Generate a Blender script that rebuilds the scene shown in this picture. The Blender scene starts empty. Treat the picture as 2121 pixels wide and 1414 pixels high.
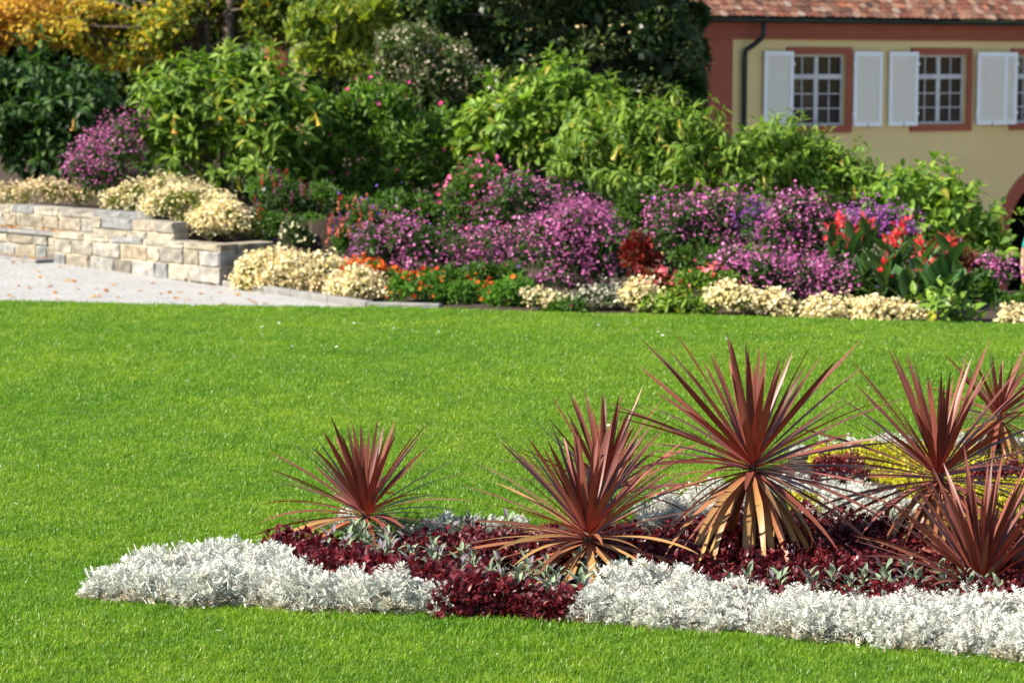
import bpy, bmesh, math, random
import numpy as np
from mathutils import Matrix, Vector

# ------------------------------------------------------------------ camera, sky, sun, exposure
SC = bpy.context.scene
FPX, CXP, CYP, PITCH, CAMZ = 5008.0, 1060.5, 707.0, math.radians(6.35), 2.8
cam = bpy.data.cameras.new('camera'); camo = bpy.data.objects.new('camera', cam)
SC.collection.objects.link(camo); SC.camera = camo
cam.sensor_width = 36.0; cam.lens = 36.0 * FPX / 2121.0
cam.clip_start = 0.1; cam.clip_end = 2000.0
camo.location = (0, 0, CAMZ); camo.rotation_euler = (math.pi / 2 - PITCH, 0, 0)
cam.dof.use_dof = True; cam.dof.focus_distance = 13.2; cam.dof.aperture_fstop = 3.6

SUN_EL = math.radians(40); SUN_H = (-0.92, -0.39)
W = bpy.data.worlds.new('World'); SC.world = W; W.use_nodes = True
nt = W.node_tree; bgn = nt.nodes['Background']
sky = nt.nodes.new('ShaderNodeTexSky'); sky.sky_type = 'NISHITA'; sky.sun_disc = False
sky.sun_elevation = SUN_EL; sky.sun_rotation = math.atan2(SUN_H[0], SUN_H[1]) % (2 * math.pi)
sky.air_density = 1.0; sky.dust_density = 0.6
nt.links.new(sky.outputs[0], bgn.inputs[0]); bgn.inputs[1].default_value = 0.095
sl = bpy.data.lights.new('sun', 'SUN'); sl.energy = 5.0; sl.angle = math.radians(0.53); sl.color = (1.0, 0.93, 0.80)
so = bpy.data.objects.new('sun', sl); SC.collection.objects.link(so)
sdir = Vector((SUN_H[0] * math.cos(SUN_EL), SUN_H[1] * math.cos(SUN_EL), math.sin(SUN_EL))).normalized()
so.rotation_euler = sdir.to_track_quat('Z', 'Y').to_euler(); so.location = sdir * 60
SC.view_settings.view_transform = 'Standard'; SC.view_settings.look = 'None'
SC.view_settings.gamma = 1.0; SC.view_settings.use_curve_mapping = False
SC.view_settings.exposure = 1.2
SC.render.engine = 'CYCLES'
cy = SC.cycles
cy.use_denoising = True
cy.max_bounces = 6; cy.diffuse_bounces = 3; cy.glossy_bounces = 3; cy.transmission_bounces = 4; cy.transparent_max_bounces = 4
cy.caustics_reflective = False; cy.caustics_refractive = False

# ------------------------------------------------------------------ helpers
COL = SC.collection
F_ = np.array([0, math.cos(PITCH), -math.sin(PITCH)]); U_ = np.array([0, math.sin(PITCH), math.cos(PITCH)])
def ray(px, py):
    return F_ + np.array([(px - CXP) / FPX, 0, 0]) - U_ * ((py - CYP) / FPX)
def at(px, py, Y):
    r = ray(px, py); p = r * (Y / r[1]); return np.array([p[0], p[1], p[2] + CAMZ])
def ground(px, py, z=0.0):
    r = ray(px, py); t = (z - CAMZ) / r[2]; return np.array([r[0] * t, r[1] * t, z])
def gpoly(pts, z=0.0): return np.array([ground(a, b, z)[:2] for a, b in pts])

def tag(o, label=None, cat=None, group=None, kind=None):
    if label: o['label'] = label
    if cat: o['category'] = cat
    if group: o['group'] = group
    if kind: o['kind'] = kind
    return o
def empty(name, loc, label, cat, group=None, rz=0):
    o = bpy.data.objects.new(name, None); COL.objects.link(o)
    o.location = tuple(float(v) for v in loc); o.rotation_euler = (0, 0, rz); o.empty_display_size = 0.1
    return tag(o, label, cat, group)
def link(name, me, parent=None, mat=None, kind=None):
    o = bpy.data.objects.new(name, me); COL.objects.link(o)
    if mat is not None and len(me.materials) == 0: me.materials.append(mat)
    if parent is not None: o.parent = parent
    if kind: o['kind'] = kind
    return o
def pymesh(name, V, F, col=None, smooth=False):
    me = bpy.data.meshes.new(name); me.from_pydata(V, [], F)
    if col is not None:
        a = me.color_attributes.new('col', 'FLOAT_COLOR', 'POINT')
        c = np.ones((len(V), 4), dtype=np.float32); c[:, :3] = col
        a.data.foreach_set('color', c.ravel())
    if smooth: me.shade_smooth()
    me.update(); return me
def unit(v):
    return v / np.maximum(np.linalg.norm(v, axis=-1, keepdims=True), 1e-9)

class MB:                       # collects boxes / tubes / prisms into one mesh
    def __init__(s): s.v = []; s.f = []
    def add(s, V, F):
        k = len(s.v); s.v += [tuple(map(float, p)) for p in V]; s.f += [tuple(i + k for i in f) for f in F]; return s
    def box(s, x0, x1, y0, y1, z0, z1):
        V = [(x, y, z) for z in (z0, z1) for y in (y0, y1) for x in (x0, x1)]
        return s.add(V, [(0, 2, 3, 1), (4, 5, 7, 6), (0, 1, 5, 4), (2, 6, 7, 3), (0, 4, 6, 2), (1, 3, 7, 5)])
    def tube(s, pts, rad, n=7, cap=True):
        pts = [np.array(p, float) for p in pts]; rad = [rad] * len(pts) if np.isscalar(rad) else rad
        V = []; F = []
        for i, p in enumerate(pts):
            t = unit(pts[min(i + 1, len(pts) - 1)] - pts[max(i - 1, 0)])
            a = np.array([1.0, 0, 0]) if abs(t[0]) < .8 else np.array([0, 1.0, 0])
            u = unit(np.cross(t, a)); w = np.cross(t, u)
            for k in range(n):
                an = 2 * math.pi * k / n; V.append(p + rad[i] * (math.cos(an) * u + math.sin(an) * w))
        for i in range(len(pts) - 1):
            for k in range(n):
                F.append((i * n + k, i * n + (k + 1) % n, (i + 1) * n + (k + 1) % n, (i + 1) * n + k))
        if cap:
            F.append(tuple(range(n))[::-1]); F.append(tuple((len(pts) - 1) * n + k for k in range(n)))
        return s.add(V, F)
    def mesh(s, name, smooth=False):
        me = bpy.data.meshes.new(name); me.from_pydata(s.v, [], s.f)
        if smooth: me.shade_smooth()
        me.update(); return me
    def build(s, name, mat, parent=None, smooth=False, kind=None):
        return link(name, s.mesh(name, smooth), parent, mat, kind)
def bevel(me, w, seg=1):
    bm = bmesh.new(); bm.from_mesh(me)
    bmesh.ops.recalc_face_normals(bm, faces=bm.faces)
    bmesh.ops.bevel(bm, geom=list(bm.edges), offset=w, segments=seg, affect='EDGES', profile=0.6)
    bm.to_mesh(me); bm.free(); return me

# ------------------------------------------------------------------ materials
def new_mat(name):
    m = bpy.data.materials.new(name); m.use_nodes = True
    return m, m.node_tree, m.node_tree.nodes['Principled BSDF']
def node(nt, t, **kw):
    n = nt.nodes.new(t)
    for k, v in kw.items(): setattr(n, k, v)
    return n
def ramp(nt, src, stops):
    r = nt.nodes.new('ShaderNodeValToRGB'); e = r.color_ramp.elements
    while len(e) < len(stops): e.new(0.5)
    for i, (p, c) in enumerate(stops): e[i].position = p; e[i].color = (*c, 1)
    nt.links.new(src, r.inputs[0]); return r
def mat_plain(name, colA, colB=None, scale=6.0, rough=0.7, bump=0.0, bscale=40.0, spec=0.3, metal=0.0, detail=6.0):
    m, nt, b = new_mat(name); b.inputs['Roughness'].default_value = rough
    b.inputs['Specular IOR Level'].default_value = spec; b.inputs['Metallic'].default_value = metal
    tc = node(nt, 'ShaderNodeTexCoord')
    n1 = node(nt, 'ShaderNodeTexNoise'); n1.inputs['Scale'].default_value = scale; n1.inputs['Detail'].default_value = detail
    nt.links.new(tc.outputs['Object'], n1.inputs['Vector'])
    r = ramp(nt, n1.outputs['Fac'], [(0.3, colA), (0.7, colB or colA)])
    nt.links.new(r.outputs[0], b.inputs['Base Color'])
    if bump:
        n2 = node(nt, 'ShaderNodeTexNoise'); n2.inputs['Scale'].default_value = bscale; n2.inputs['Detail'].default_value = 8
        nt.links.new(tc.outputs['Object'], n2.inputs['Vector'])
        bp = node(nt, 'ShaderNodeBump'); bp.inputs['Strength'].default_value = bump; bp.inputs['Distance'].default_value = 0.03
        nt.links.new(n2.outputs['Fac'], bp.inputs['Height']); nt.links.new(bp.outputs[0], b.inputs['Normal'])
    return m
def mat_leaf(name, transl=0.35, rough=0.5, spec=0.3, tint=(1.25, 1.35, 0.55), vary=0.12):
    """leaf colour from the 'col' attribute, plus light passing through the blade"""
    m, nt, b = new_mat(name)
    at_ = node(nt, 'ShaderNodeAttribute', attribute_name='col')
    oi = node(nt, 'ShaderNodeObjectInfo')
    hs = node(nt, 'ShaderNodeHueSaturation')
    mr = node(nt, 'ShaderNodeMapRange'); mr.inputs['To Min'].default_value = 1 - vary; mr.inputs['To Max'].default_value = 1 + vary
    nt.links.new(oi.outputs['Random'], mr.inputs['Value']); nt.links.new(mr.outputs[0], hs.inputs['Value'])
    nt.links.new(at_.outputs['Color'], hs.inputs['Color'])
    nt.links.new(hs.outputs[0], b.inputs['Base Color'])
    b.inputs['Roughness'].default_value = rough; b.inputs['Specular IOR Level'].default_value = spec
    if transl > 0:
        mx = node(nt, 'ShaderNodeMix', data_type='RGBA', blend_type='MULTIPLY'); mx.inputs['Factor'].default_value = 1.0
        nt.links.new(hs.outputs[0], mx.inputs['A']); mx.inputs['B'].default_value = (*tint, 1)
        tr = node(nt, 'ShaderNodeBsdfTranslucent'); nt.links.new(mx.outputs['Result'], tr.inputs['Color'])
        ms = node(nt, 'ShaderNodeMixShader'); ms.inputs[0].default_value = transl
        nt.links.new(b.outputs[0], ms.inputs[1]); nt.links.new(tr.outputs[0], ms.inputs[2])
        nt.links.new(ms.outputs[0], nt.nodes['Material Output'].inputs['Surface'])
    return m
M = {}
M['leaf'] = mat_leaf('leaf_soft', 0.40, 0.5, 0.3)
M['leaf_gloss'] = mat_leaf('leaf_glossy', 0.25, 0.40, 0.36)
M['leaf_grass'] = mat_leaf('grass_blade', 0.45, 0.37, 0.38, (1.1, 1.35, .5))
def mottle(m, scales, lo, hi):
    # growth differences across the turf: patches of slightly yellower and deeper green
    nt = m.node_tree; hs = next(n for n in nt.nodes if n.bl_idname == 'ShaderNodeHueSaturation'); geo = node(nt, 'ShaderNodeNewGeometry'); src = hs.outputs[0]; tg = [l.to_socket for l in src.links]
    for sc, a, c in zip(scales, lo, hi):
        n1 = node(nt, 'ShaderNodeTexNoise'); n1.inputs['Scale'].default_value = sc; n1.inputs['Detail'].default_value = 4
        nt.links.new(geo.outputs['Position'], n1.inputs['Vector']); r = ramp(nt, n1.outputs['Fac'], [(.35, a), (.65, c)])
        mx = node(nt, 'ShaderNodeMix', data_type='RGBA', blend_type='MULTIPLY'); mx.inputs['Factor'].default_value = 1
        nt.links.new(src, mx.inputs['A']); nt.links.new(r.outputs[0], mx.inputs['B']); src = mx.outputs['Result']
    for t in tg: nt.links.new(src, t)
mottle(M['leaf_grass'], (.35, 1.6, 7), ((.88, .94, .9), (.84, .90, .9), (.80, .86, .85)), ((1.16, 1.06, 1.0), (1.14, 1.06, 1.0), (1.18, 1.10, 1.05)))
M['silver'] = mat_leaf('silver_leaf', 0.15, 0.75, 0.15, (1, 1, 0.95), 0.06)
M['maroon'] = mat_leaf('maroon_leaf', 0.25, 0.38, 0.34, (1.9, 0.9, 0.8), 0.2)
M['cordy'] = mat_leaf('cordyline_leaf', 0.09, 0.42, 0.34, (1.9, 0.8, 0.5), 0.14)
M['petal'] = mat_leaf('petal', 0.35, 0.6, 0.2, (1.1, 1.05, 1.05), 0.08)
M['yellowleaf'] = mat_leaf('autumn_leaf', 0.45, 0.5, 0.25, (1.2, 1.1, 0.7), 0.1)
M['bark'] = mat_plain('bark', (0.05, 0.036, 0.027), (0.15, 0.11, 0.08), 9, 0.9, 0.8, 25)
M['stem'] = mat_plain('green_stem', (0.035, 0.045, 0.015), (0.06, 0.065, 0.025), 9, 0.7)
M['soil'] = mat_plain('soil', (0.035, 0.024, 0.016), (0.075, 0.052, 0.035), 14, 0.95, 0.8, 60)
M['turf'] = mat_plain('turf', (0.07, 0.11, 0.012), (0.11, 0.16, 0.02), 5, 0.9, 0.6, 120)
M['plaster'] = mat_plain('ochre_plaster', (0.66, 0.505, 0.235), (0.74, 0.575, 0.28), .7, 0.9, 0.12, 90)
M['red_trim'] = mat_plain('oxide_red_paint', (0.29, 0.075, 0.045), (0.34, 0.095, 0.057), 1.5, 0.75, 0.08, 60)
M['white_paint'] = mat_plain('white_paint', (0.80, 0.81, 0.82), (0.84, 0.85, 0.86), 3, 0.5)
M['louvre'] = mat_plain('cream_louvre_paint', (0.78, 0.76, 0.68), (0.82, 0.80, 0.72), 3, 0.5)
M['sash'] = mat_plain('weathered_sash_paint', (0.42, 0.42, 0.43), (0.62, 0.61, 0.60), 7, 0.55)
M['copper'] = mat_plain('dark_green_metal', (0.012, 0.022, 0.02), (0.03, 0.05, 0.042), 4, 0.4, metal=0.3)
M['iron'] = mat_plain('grey_iron', (0.25, 0.26, 0.27), (0.4, 0.4, 0.4), 9, 0.4, metal=0.5)
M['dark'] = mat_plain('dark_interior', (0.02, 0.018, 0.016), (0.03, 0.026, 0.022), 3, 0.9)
M['curtain'] = mat_plain('grey_blind', (0.16, 0.18, 0.22), (0.22, 0.24, 0.28), 3, 0.9)
M['mortar'] = mat_plain('sandy_mortar', (0.44, 0.38, 0.26), (0.52, 0.45, 0.32), 8, 0.95, 0.3, 120)
M['kerb'] = mat_plain('kerb_stone', (0.15, 0.145, 0.135), (0.25, 0.24, 0.22), 5, 0.9, 0.5, 60)
M['gravel'] = None
m, nt_, b = new_mat('pale_gravel')
tc = node(nt_, 'ShaderNodeTexCoord'); vo = node(nt_, 'ShaderNodeTexVoronoi'); vo.inputs['Scale'].default_value = 55
no = node(nt_, 'ShaderNodeTexNoise'); no.inputs['Scale'].default_value = 1.3; no.inputs['Detail'].default_value = 5
nt_.links.new(tc.outputs['Object'], vo.inputs['Vector']); nt_.links.new(tc.outputs['Object'], no.inputs['Vector'])
sx = node(nt_, 'ShaderNodeSeparateColor'); nt_.links.new(vo.outputs['Color'], sx.inputs[0])
r1 = ramp(nt_, sx.outputs[0], [(0, (0.22, 0.21, 0.20)), (0.5, (0.34, 0.33, 0.315)), (1, (0.46, 0.45, 0.43))])
r2 = ramp(nt_, no.outputs['Fac'], [(0.3, (0.86, 0.86, 0.86)), (0.7, (1, 1, 1))])
mx = node(nt_, 'ShaderNodeMix', data_type='RGBA', blend_type='MULTIPLY'); mx.inputs['Factor'].default_value = 1
nt_.links.new(r1.outputs[0], mx.inputs['A']); nt_.links.new(r2.outputs[0], mx.inputs['B'])
nt_.links.new(mx.outputs['Result'], b.inputs['Base Color']); b.inputs['Roughness'].default_value = 0.95
bp = node(nt_, 'ShaderNodeBump'); bp.inputs['Strength'].default_value = 0.7; bp.inputs['Distance'].default_value = 0.012
bp.invert = True
nt_.links.new(vo.outputs['Distance'], bp.inputs['Height']); nt_.links.new(bp.outputs[0], b.inputs['Normal'])
M['gravel'] = m
def mat_random(name, stops, rough=0.85, bump=0.5, bscale=30, nscale=9, amt=0.35, spec=0.25):
    """each copy takes its own shade from the ramp, with blotches of wear on top"""
    m, nt, b = new_mat(name); oi = node(nt, 'ShaderNodeObjectInfo'); tc = node(nt, 'ShaderNodeTexCoord')
    r = ramp(nt, oi.outputs['Random'], stops); r.color_ramp.interpolation = 'LINEAR'
    geo = node(nt, 'ShaderNodeNewGeometry')
    n1 = node(nt, 'ShaderNodeTexNoise'); n1.inputs['Scale'].default_value = nscale; n1.inputs['Detail'].default_value = 7
    nt.links.new(geo.outputs['Position'], n1.inputs['Vector'])
    r2 = ramp(nt, n1.outputs['Fac'], [(0.3, (1 - amt,) * 3), (0.68, (1.1, 1.08, 1.05))])
    mx = node(nt, 'ShaderNodeMix', data_type='RGBA', blend_type='MULTIPLY'); mx.inputs['Factor'].default_value = 1
    nt.links.new(r.outputs[0], mx.inputs['A']); nt.links.new(r2.outputs[0], mx.inputs['B'])
    nt.links.new(mx.outputs['Result'], b.inputs['Base Color']); b.inputs['Roughness'].default_value = rough
    b.inputs['Specular IOR Level'].default_value = spec
    n2 = node(nt, 'ShaderNodeTexNoise'); n2.inputs['Scale'].default_value = bscale; n2.inputs['Detail'].default_value = 8
    nt.links.new(geo.outputs['Position'], n2.inputs['Vector'])
    bp = node(nt, 'ShaderNodeBump'); bp.inputs['Strength'].default_value = bump; bp.inputs['Distance'].default_value = 0.02
    nt.links.new(n2.outputs['Fac'], bp.inputs['Height']); nt.links.new(bp.outputs[0], b.inputs['Normal'])
    return m
M['stone'] = mat_random('sandstone', [(0, (0.16, 0.145, 0.12)), (0.18, (0.36, 0.31, 0.225)), (0.38, (0.25, 0.235, 0.205)), (0.55, (0.42, 0.37, 0.28)), (0.7, (0.22, 0.225, 0.225)), (0.85, (0.34, 0.33, 0.31)), (1, (0.32, 0.245, 0.155))], amt=.5)
M['tile'] = mat_random('clay_tile', [(0, (0.08, 0.045, 0.035)), (0.25, (0.26, 0.09, 0.055)), (0.5, (0.17, 0.095, 0.07)), (0.7, (0.32, 0.15, 0.09)), (0.85, (0.36, 0.28, 0.22)), (1, (0.38, 0.12, 0.06))], 0.85, 0.4, 40, 14, 0.5)
m, nt_, b = new_mat('window_glass')
b.inputs['Base Color'].default_value = (0.02, 0.022, 0.025, 1); b.inputs['Roughness'].default_value = 0.06
b.inputs['Specular IOR Level'].default_value = 0.9
b.inputs['Transmission Weight'].default_value = 0.0
nz = node(nt_, 'ShaderNodeTexNoise'); nz.inputs['Scale'].default_value = 5
bp = node(nt_, 'ShaderNodeBump'); bp.inputs['Strength'].default_value = 0.08; bp.inputs['Distance'].default_value = 0.02
nt_.links.new(nz.outputs['Fac'], bp.inputs['Height']); nt_.links.new(bp.outputs[0], b.inputs['Normal'])
M['glass'] = m

# ------------------------------------------------------------------ leaf clouds
TPL = {}
TPL['diamond'] = (np.array([(0, 0, 0), (.45, .5, .07), (1, 0, -.06), (.45, -.5, .07)]), np.array([(0, 2, 1), (0, 3, 2)]))
TPL['ovate'] = (np.array([(0, 0, 0), (.34, 0, .02), (.70, 0, -.05), (1, 0, -.20),
                          (.30, .47, .08), (.68, .36, .0), (.30, -.47, .08), (.68, -.36, .0)]),
                np.array([(0, 1, 4), (1, 5, 4), (1, 2, 5), (2, 3, 5), (0, 6, 1), (1, 6, 7), (1, 7, 2), (2, 7, 3)]))
def _hang():
    v = TPL['ovate'][0].copy(); v[:, 2] -= 0.32 * v[:, 0] ** 2; v[:, 0] *= 0.95; return v
TPL['hang'] = (_hang(), TPL['ovate'][1])
_a = np.arange(6) * math.pi / 3
TPL['disc'] = (np.vstack([[0, 0, 0], np.c_[np.cos(_a) * .5, np.sin(_a) * .5, np.where(np.arange(6) % 2, .10, .22)]]),
               np.array([(0, k + 1, (k + 1) % 6 + 1) for k in range(6)]))
def _dusty():
    V = [(0, -.02, 0), (0, .02, 0), (.85, 0, -.08)]; F = [(0, 2, 1)]
    for i, (a, w) in enumerate([(.22, .30), (.42, .46), (.62, .44), (.80, .30)]):
        for s in (1, -1):
            k = len(V); z = -.08 * a
            V += [(a - .03, 0, z), (a + .13, s * w * .55, z + .05), (a + .20, s * w * 1.1, z), (a + .05, s * w * .6, z - .03)]
            F += [(k, k + 1, k + 2), (k, k + 2, k + 3)]
    k = len(V); V += [(.8, 0, -.07), (.92, .10, -.06), (1.08, 0, -.12), (.92, -.10, -.06)]; F += [(k, k + 1, k + 2), (k, k + 2, k + 3)]
    return np.array(V), np.array(F)
TPL['dusty'] = _dusty()
def frames(D, N):
    T = unit(D); S = np.cross(N, T); bad = np.linalg.norm(S, axis=1) < 1e-4
    S[bad] = np.cross(T[bad] + np.array([.31, .17, .53]), T[bad]); S = unit(S); return T, S, np.cross(T, S)
def cloud_arrays(P, D, N, L, Wd, C, tpl):
    V, Fc = TPL[tpl]; n = len(P); k = len(V)
    T, S, Q = frames(D, N)
    L = np.broadcast_to(L, (n,)); Wd = np.broadcast_to(Wd, (n,))
    X = (P[:, None, :] + T[:, None, :] * (V[None, :, 0, None] * L[:, None, None])
         + S[:, None, :] * (V[None, :, 1, None] * Wd[:, None, None]) + Q[:, None, :] * (V[None, :, 2, None] * L[:, None, None]))
    Fa = (Fc[None] + (np.arange(n) * k)[:, None, None]).reshape(-1, 3)
    return X.reshape(-1, 3), Fa, np.repeat(C, k, axis=0)
def join(*arrs):
    V = []; Fc = []; C = []; o = 0
    for v, f, c in arrs: V.append(v); Fc.append(f + o); C.append(c); o += len(v)
    return np.vstack(V), np.vstack(Fc), np.vstack(C)
def pick(rng, pal, n, jit=0.15):
    pal = np.array(pal, float); c = pal[rng.integers(0, len(pal), n)]
    return c * (1 + jit * rng.standard_normal((n, 1))).clip(.5, 1.6)
def rand_dir(rng, n): return unit(rng.standard_normal((n, 3)))

def lobes_world(lobes, Y, rough=0):
    """lobes given as (px, py, rx, ry[, dY]) in picture units at the distance Y, made into real ellipsoids there"""
    out = []
    for l in lobes:
        d = Y + (l[4] if len(l) > 4 else 0); c = at(l[0], l[1], d); s = d / FPX
        rx, rz = l[2] * s, l[3] * s; out.append((c, np.array([rx, min(max(rx, rz) * 0.85, 1.5 + 0.25 * rx), rz])))
    if not rough: return out
    rg = np.random.default_rng(int(abs(lobes[0][0]) * 7 + abs(lobes[0][1]) * 3 + 11)); res = []
    for c, r in out:
        res.append((c, r * .84))
        for k in range(rough):
            d = rand_dir(rg, 1)[0]; d[2] = abs(d[2]) * 1.0 if rg.random() < .75 else d[2]; q = rg.uniform(.24, .46)
            res.append((c + unit(d) * r * rg.uniform(.62, .88), r * q * np.array([1, 1, rg.uniform(.9, 1.35)])))
    return res
def shell_points(rng, lobes, n, inner=0.55, low=-0.5):
    """points in the outer layer of a union of ellipsoids, with their outward directions"""
    vol = np.array([r[0] * r[2] + r[0] * r[1] for c, r in lobes]); vol /= vol.sum()
    P = []; O = []; got = 0
    while got < n:
        m_ = int((n - got) * 1.7) + 20
        k = rng.choice(len(lobes), m_, p=vol); d = rand_dir(rng, m_); d = d[d[:, 2] > low]; k = k[:len(d)]
        C = np.array([lobes[i][0] for i in k]); R = np.array([lobes[i][1] for i in k])
        rad = inner + (1 - inner) * rng.random((len(d), 1)) ** 0.6
        rad *= 1 + 0.10 * np.sin(d[:, :1] * 7 + k[:, None]) * np.cos(d[:, 2:] * 6 + k[:, None] * 2)
        p = C + d * R * rad; keep = np.ones(len(p), bool)
        for j, (c, r) in enumerate(lobes):
            q = (((p - c) / r) ** 2).sum(1); keep &= (q > (inner * .9) ** 2) | (k == j)
        p = p[keep]; o = unit(d[keep] / R[keep]); P.append(p); O.append(o); got += len(p)
    return np.vstack(P)[:n], np.vstack(O)[:n]

# ------------------------------------------------------------------ the lie of the land
A1 = ground(455, 593)[:2]
def uv_wall(X, Y):
    dx, dy = X - A1[0], Y - A1[1]; return (-dx + dy) * .70711, (dx + dy) * .70711
def sst(x, a, b):
    t = np.clip((x - a) / (b - a), 0, 1); return t * t * (3 - 2 * t)
K0 = ground(757, 640)[:2]; K1 = ground(2121, 675)[:2]
def edge_y(X): return K0[1] + (X - K0[0]) * (K1[1] - K0[1]) / (K1[0] - K0[0])
def height(X, Y):
    X = np.asarray(X, float); Y = np.asarray(Y, float); u, v = uv_wall(X, Y)
    left = 1 - sst(X, -1.8, 2.5)
    t = Y - np.where(X > K0[0], edge_y(X), K0[1] + (K0[0] - X) * 1.49)
    low = 0.16 * sst(t, .2, 3) + 0.80 * sst(v, 2.2, 7.5) * left
    low = low - 0.165 * np.clip(Y - 29.5, 0, 16) * (1 - left) * sst(X, .2, 4.5)
    upper = 0.48 + 0.24 * sst(u, 1.0, 1.3) * (v > .3) + 0.07 * sst(u, 1.95, 2.25) * (v > .6)
    upper = np.maximum(upper, 0.80 * sst(v, 1.0, 2) + .1 * sst(v, 2, 6)); upper = np.where((u > 3.7) & (v < .55), 0.3, upper)
    front = 0.025 * np.clip(u, 0, 6) * (t > 0)
    upper = upper * left + low * (1 - left)
    z = np.where((u > .12) & (v > .12), upper, np.where((u > 0) & (v <= .12), front, low))
    z = np.where(t < 0.02, 0.0, z)
    far = sst(Y, 60, 110); return z * (1 - far) - 1.0 * far
def h1(X, Y): return float(height(np.array([X]), np.array([Y]))[0])

def grid_mesh(name, xs, ys, dz=0.0):
    X, Y = np.meshgrid(xs, ys); Z = height(X, Y) + dz
    V = np.c_[X.ravel(), Y.ravel(), Z.ravel()]; nx = len(xs); ny = len(ys)
    i = np.arange(nx * ny).reshape(ny, nx)
    Fc = np.stack([i[:-1, :-1], i[:-1, 1:], i[1:, 1:], i[1:, :-1]], -1).reshape(-1, 4)
    return pymesh(name, V, Fc, smooth=True)
xs = np.concatenate([np.linspace(-600, -14, 18), np.arange(-13, 14, .2), np.linspace(15, 600, 18)])
ys = np.concatenate([np.linspace(-300, 0, 8), np.linspace(4, 26, 8), np.arange(26.4, 56, .2), np.linspace(58, 120, 16), np.linspace(140, 900, 12)])
tag(link('ground', grid_mesh('ground', xs, ys, -0.012), None, M['soil']), kind='structure')
def flat_poly(name, pts, z, mat):
    bm = bmesh.new(); vs = [bm.verts.new((p[0], p[1], z)) for p in pts]; f = bm.faces.new(vs)
    bmesh.ops.recalc_face_normals(bm, faces=[f])
    if f.normal.z < 0: f.normal_flip()
    me = bpy.data.meshes.new(name); bm.to_mesh(me); bm.free()
    return tag(link(name, me, None, mat), kind='structure')
L0 = ground(0, 627)[:2]; L1 = ground(735, 641)[:2]; sl_ = (L1[1] - L0[1]) / (L1[0] - L0[0])
LAWN = [(-60, -20), (40, -20), (40, edge_y(40) if False else 20), (14, edge_y(14)), (K0[0], K0[1] - .03), (-16, L0[1] + sl_ * (-16 - L0[0])), (-60, 31)]
flat_poly('lawn', LAWN, -0.004, M['turf'])
# gravel: follows the slight rise to the wall
nx, ny = 60, 36; V = []; 
gx = np.linspace(-18, K0[0] + .02, nx)
for j in range(ny):
    for i in range(nx):
        x = gx[i]; y0 = L0[1] + sl_ * (x - L0[0]) if x < L1[0] else edge_y(x)
        yk = K0[1] + (K0[0] - x) * (A1[1] - K0[1]) / (K0[0] - A1[0])
        y1 = min(yk, A1[1] + (A1[0] - x) if x < A1[0] else yk) + .06
        y = y0 + (y1 - y0) * j / (ny - 1); u, v = uv_wall(x, y)
        V.append((x, y, 0.004 + 0.025 * max(0, min(u, 6)) * float(sst(y - y0, 0, 2.5))))
Fc = [(j * nx + i, j * nx + i + 1, (j + 1) * nx + i + 1, (j + 1) * nx + i) for j in range(ny - 1) for i in range(nx - 1)]
tag(link('gravel_path', pymesh('gravel_path', V, Fc, smooth=True), None, M['gravel']), kind='structure')
cm = grid_mesh('courtyard', np.arange(4.2, 26, .4), np.arange(30.5, 49, .4), .012)
tag(link('courtyard', cm, None, M['gravel']), kind='structure')
GRAVEL_Z = lambda x, y: 0.004 + 0.025 * max(0, min(uv_wall(x, y)[0], 6)) * float(sst(y - (L0[1] + sl_ * (x - L0[0])), 0, 2.5))
BED = gpoly([(165, 1242), (430, 1260), (900, 1280), (1200, 1296), (1450, 1310), (1800, 1338), (2200, 1372), (2330, 1372), (2400, 1200), (2360, 1000), (2300, 915), (2121, 905),
             (1700, 930), (1640, 950), (1500, 1005), (1330, 1050), (1300, 1085), (1060, 1090), (860, 1098), (660, 1125), (540, 1150), (430, 1185), (250, 1225)])
# wooded slope closing the view beyond the garden
gx_ = np.linspace(-320, 320, 120); gy_ = np.linspace(120, 330, 26); Xh, Yh = np.meshgrid(gx_, gy_)
Zh = -1.5 + 62 * sst(Yh, 120, 300) * (.8 + .2 * np.sin(Xh * .02) + .12 * np.sin(Xh * .07 + 1)) + 1.6 * np.sin(Xh * .9) * np.cos(Yh * .7) * sst(Yh, 120, 150)
ih = np.arange(Xh.size).reshape(Xh.shape)
tag(link('wooded_hill', pymesh('wooded_hill', np.c_[Xh.ravel(), Yh.ravel(), Zh.ravel()], np.stack([ih[:-1, :-1], ih[:-1, 1:], ih[1:, 1:], ih[1:, :-1]], -1).reshape(-1, 4), smooth=True), None,
    mat_plain('woodland', (.018, .032, .012), (.05, .075, .02), .25, .95, 1.0, .6)), kind='structure')
flat_poly('planting_bed', BED, 0.004, M['soil'])
def inpoly(P, poly):
    x, y = P[:, 0], P[:, 1]; c = np.zeros(len(P), bool); n = len(poly); j = n - 1
    for i in range(n):
        xi, yi = poly[i]; xj, yj = poly[j]
        c ^= ((yi > y) != (yj > y)) & (x < (xj - xi) * (y - yi) / (yj - yi + 1e-12) + xi); j = i
    return c

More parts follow.
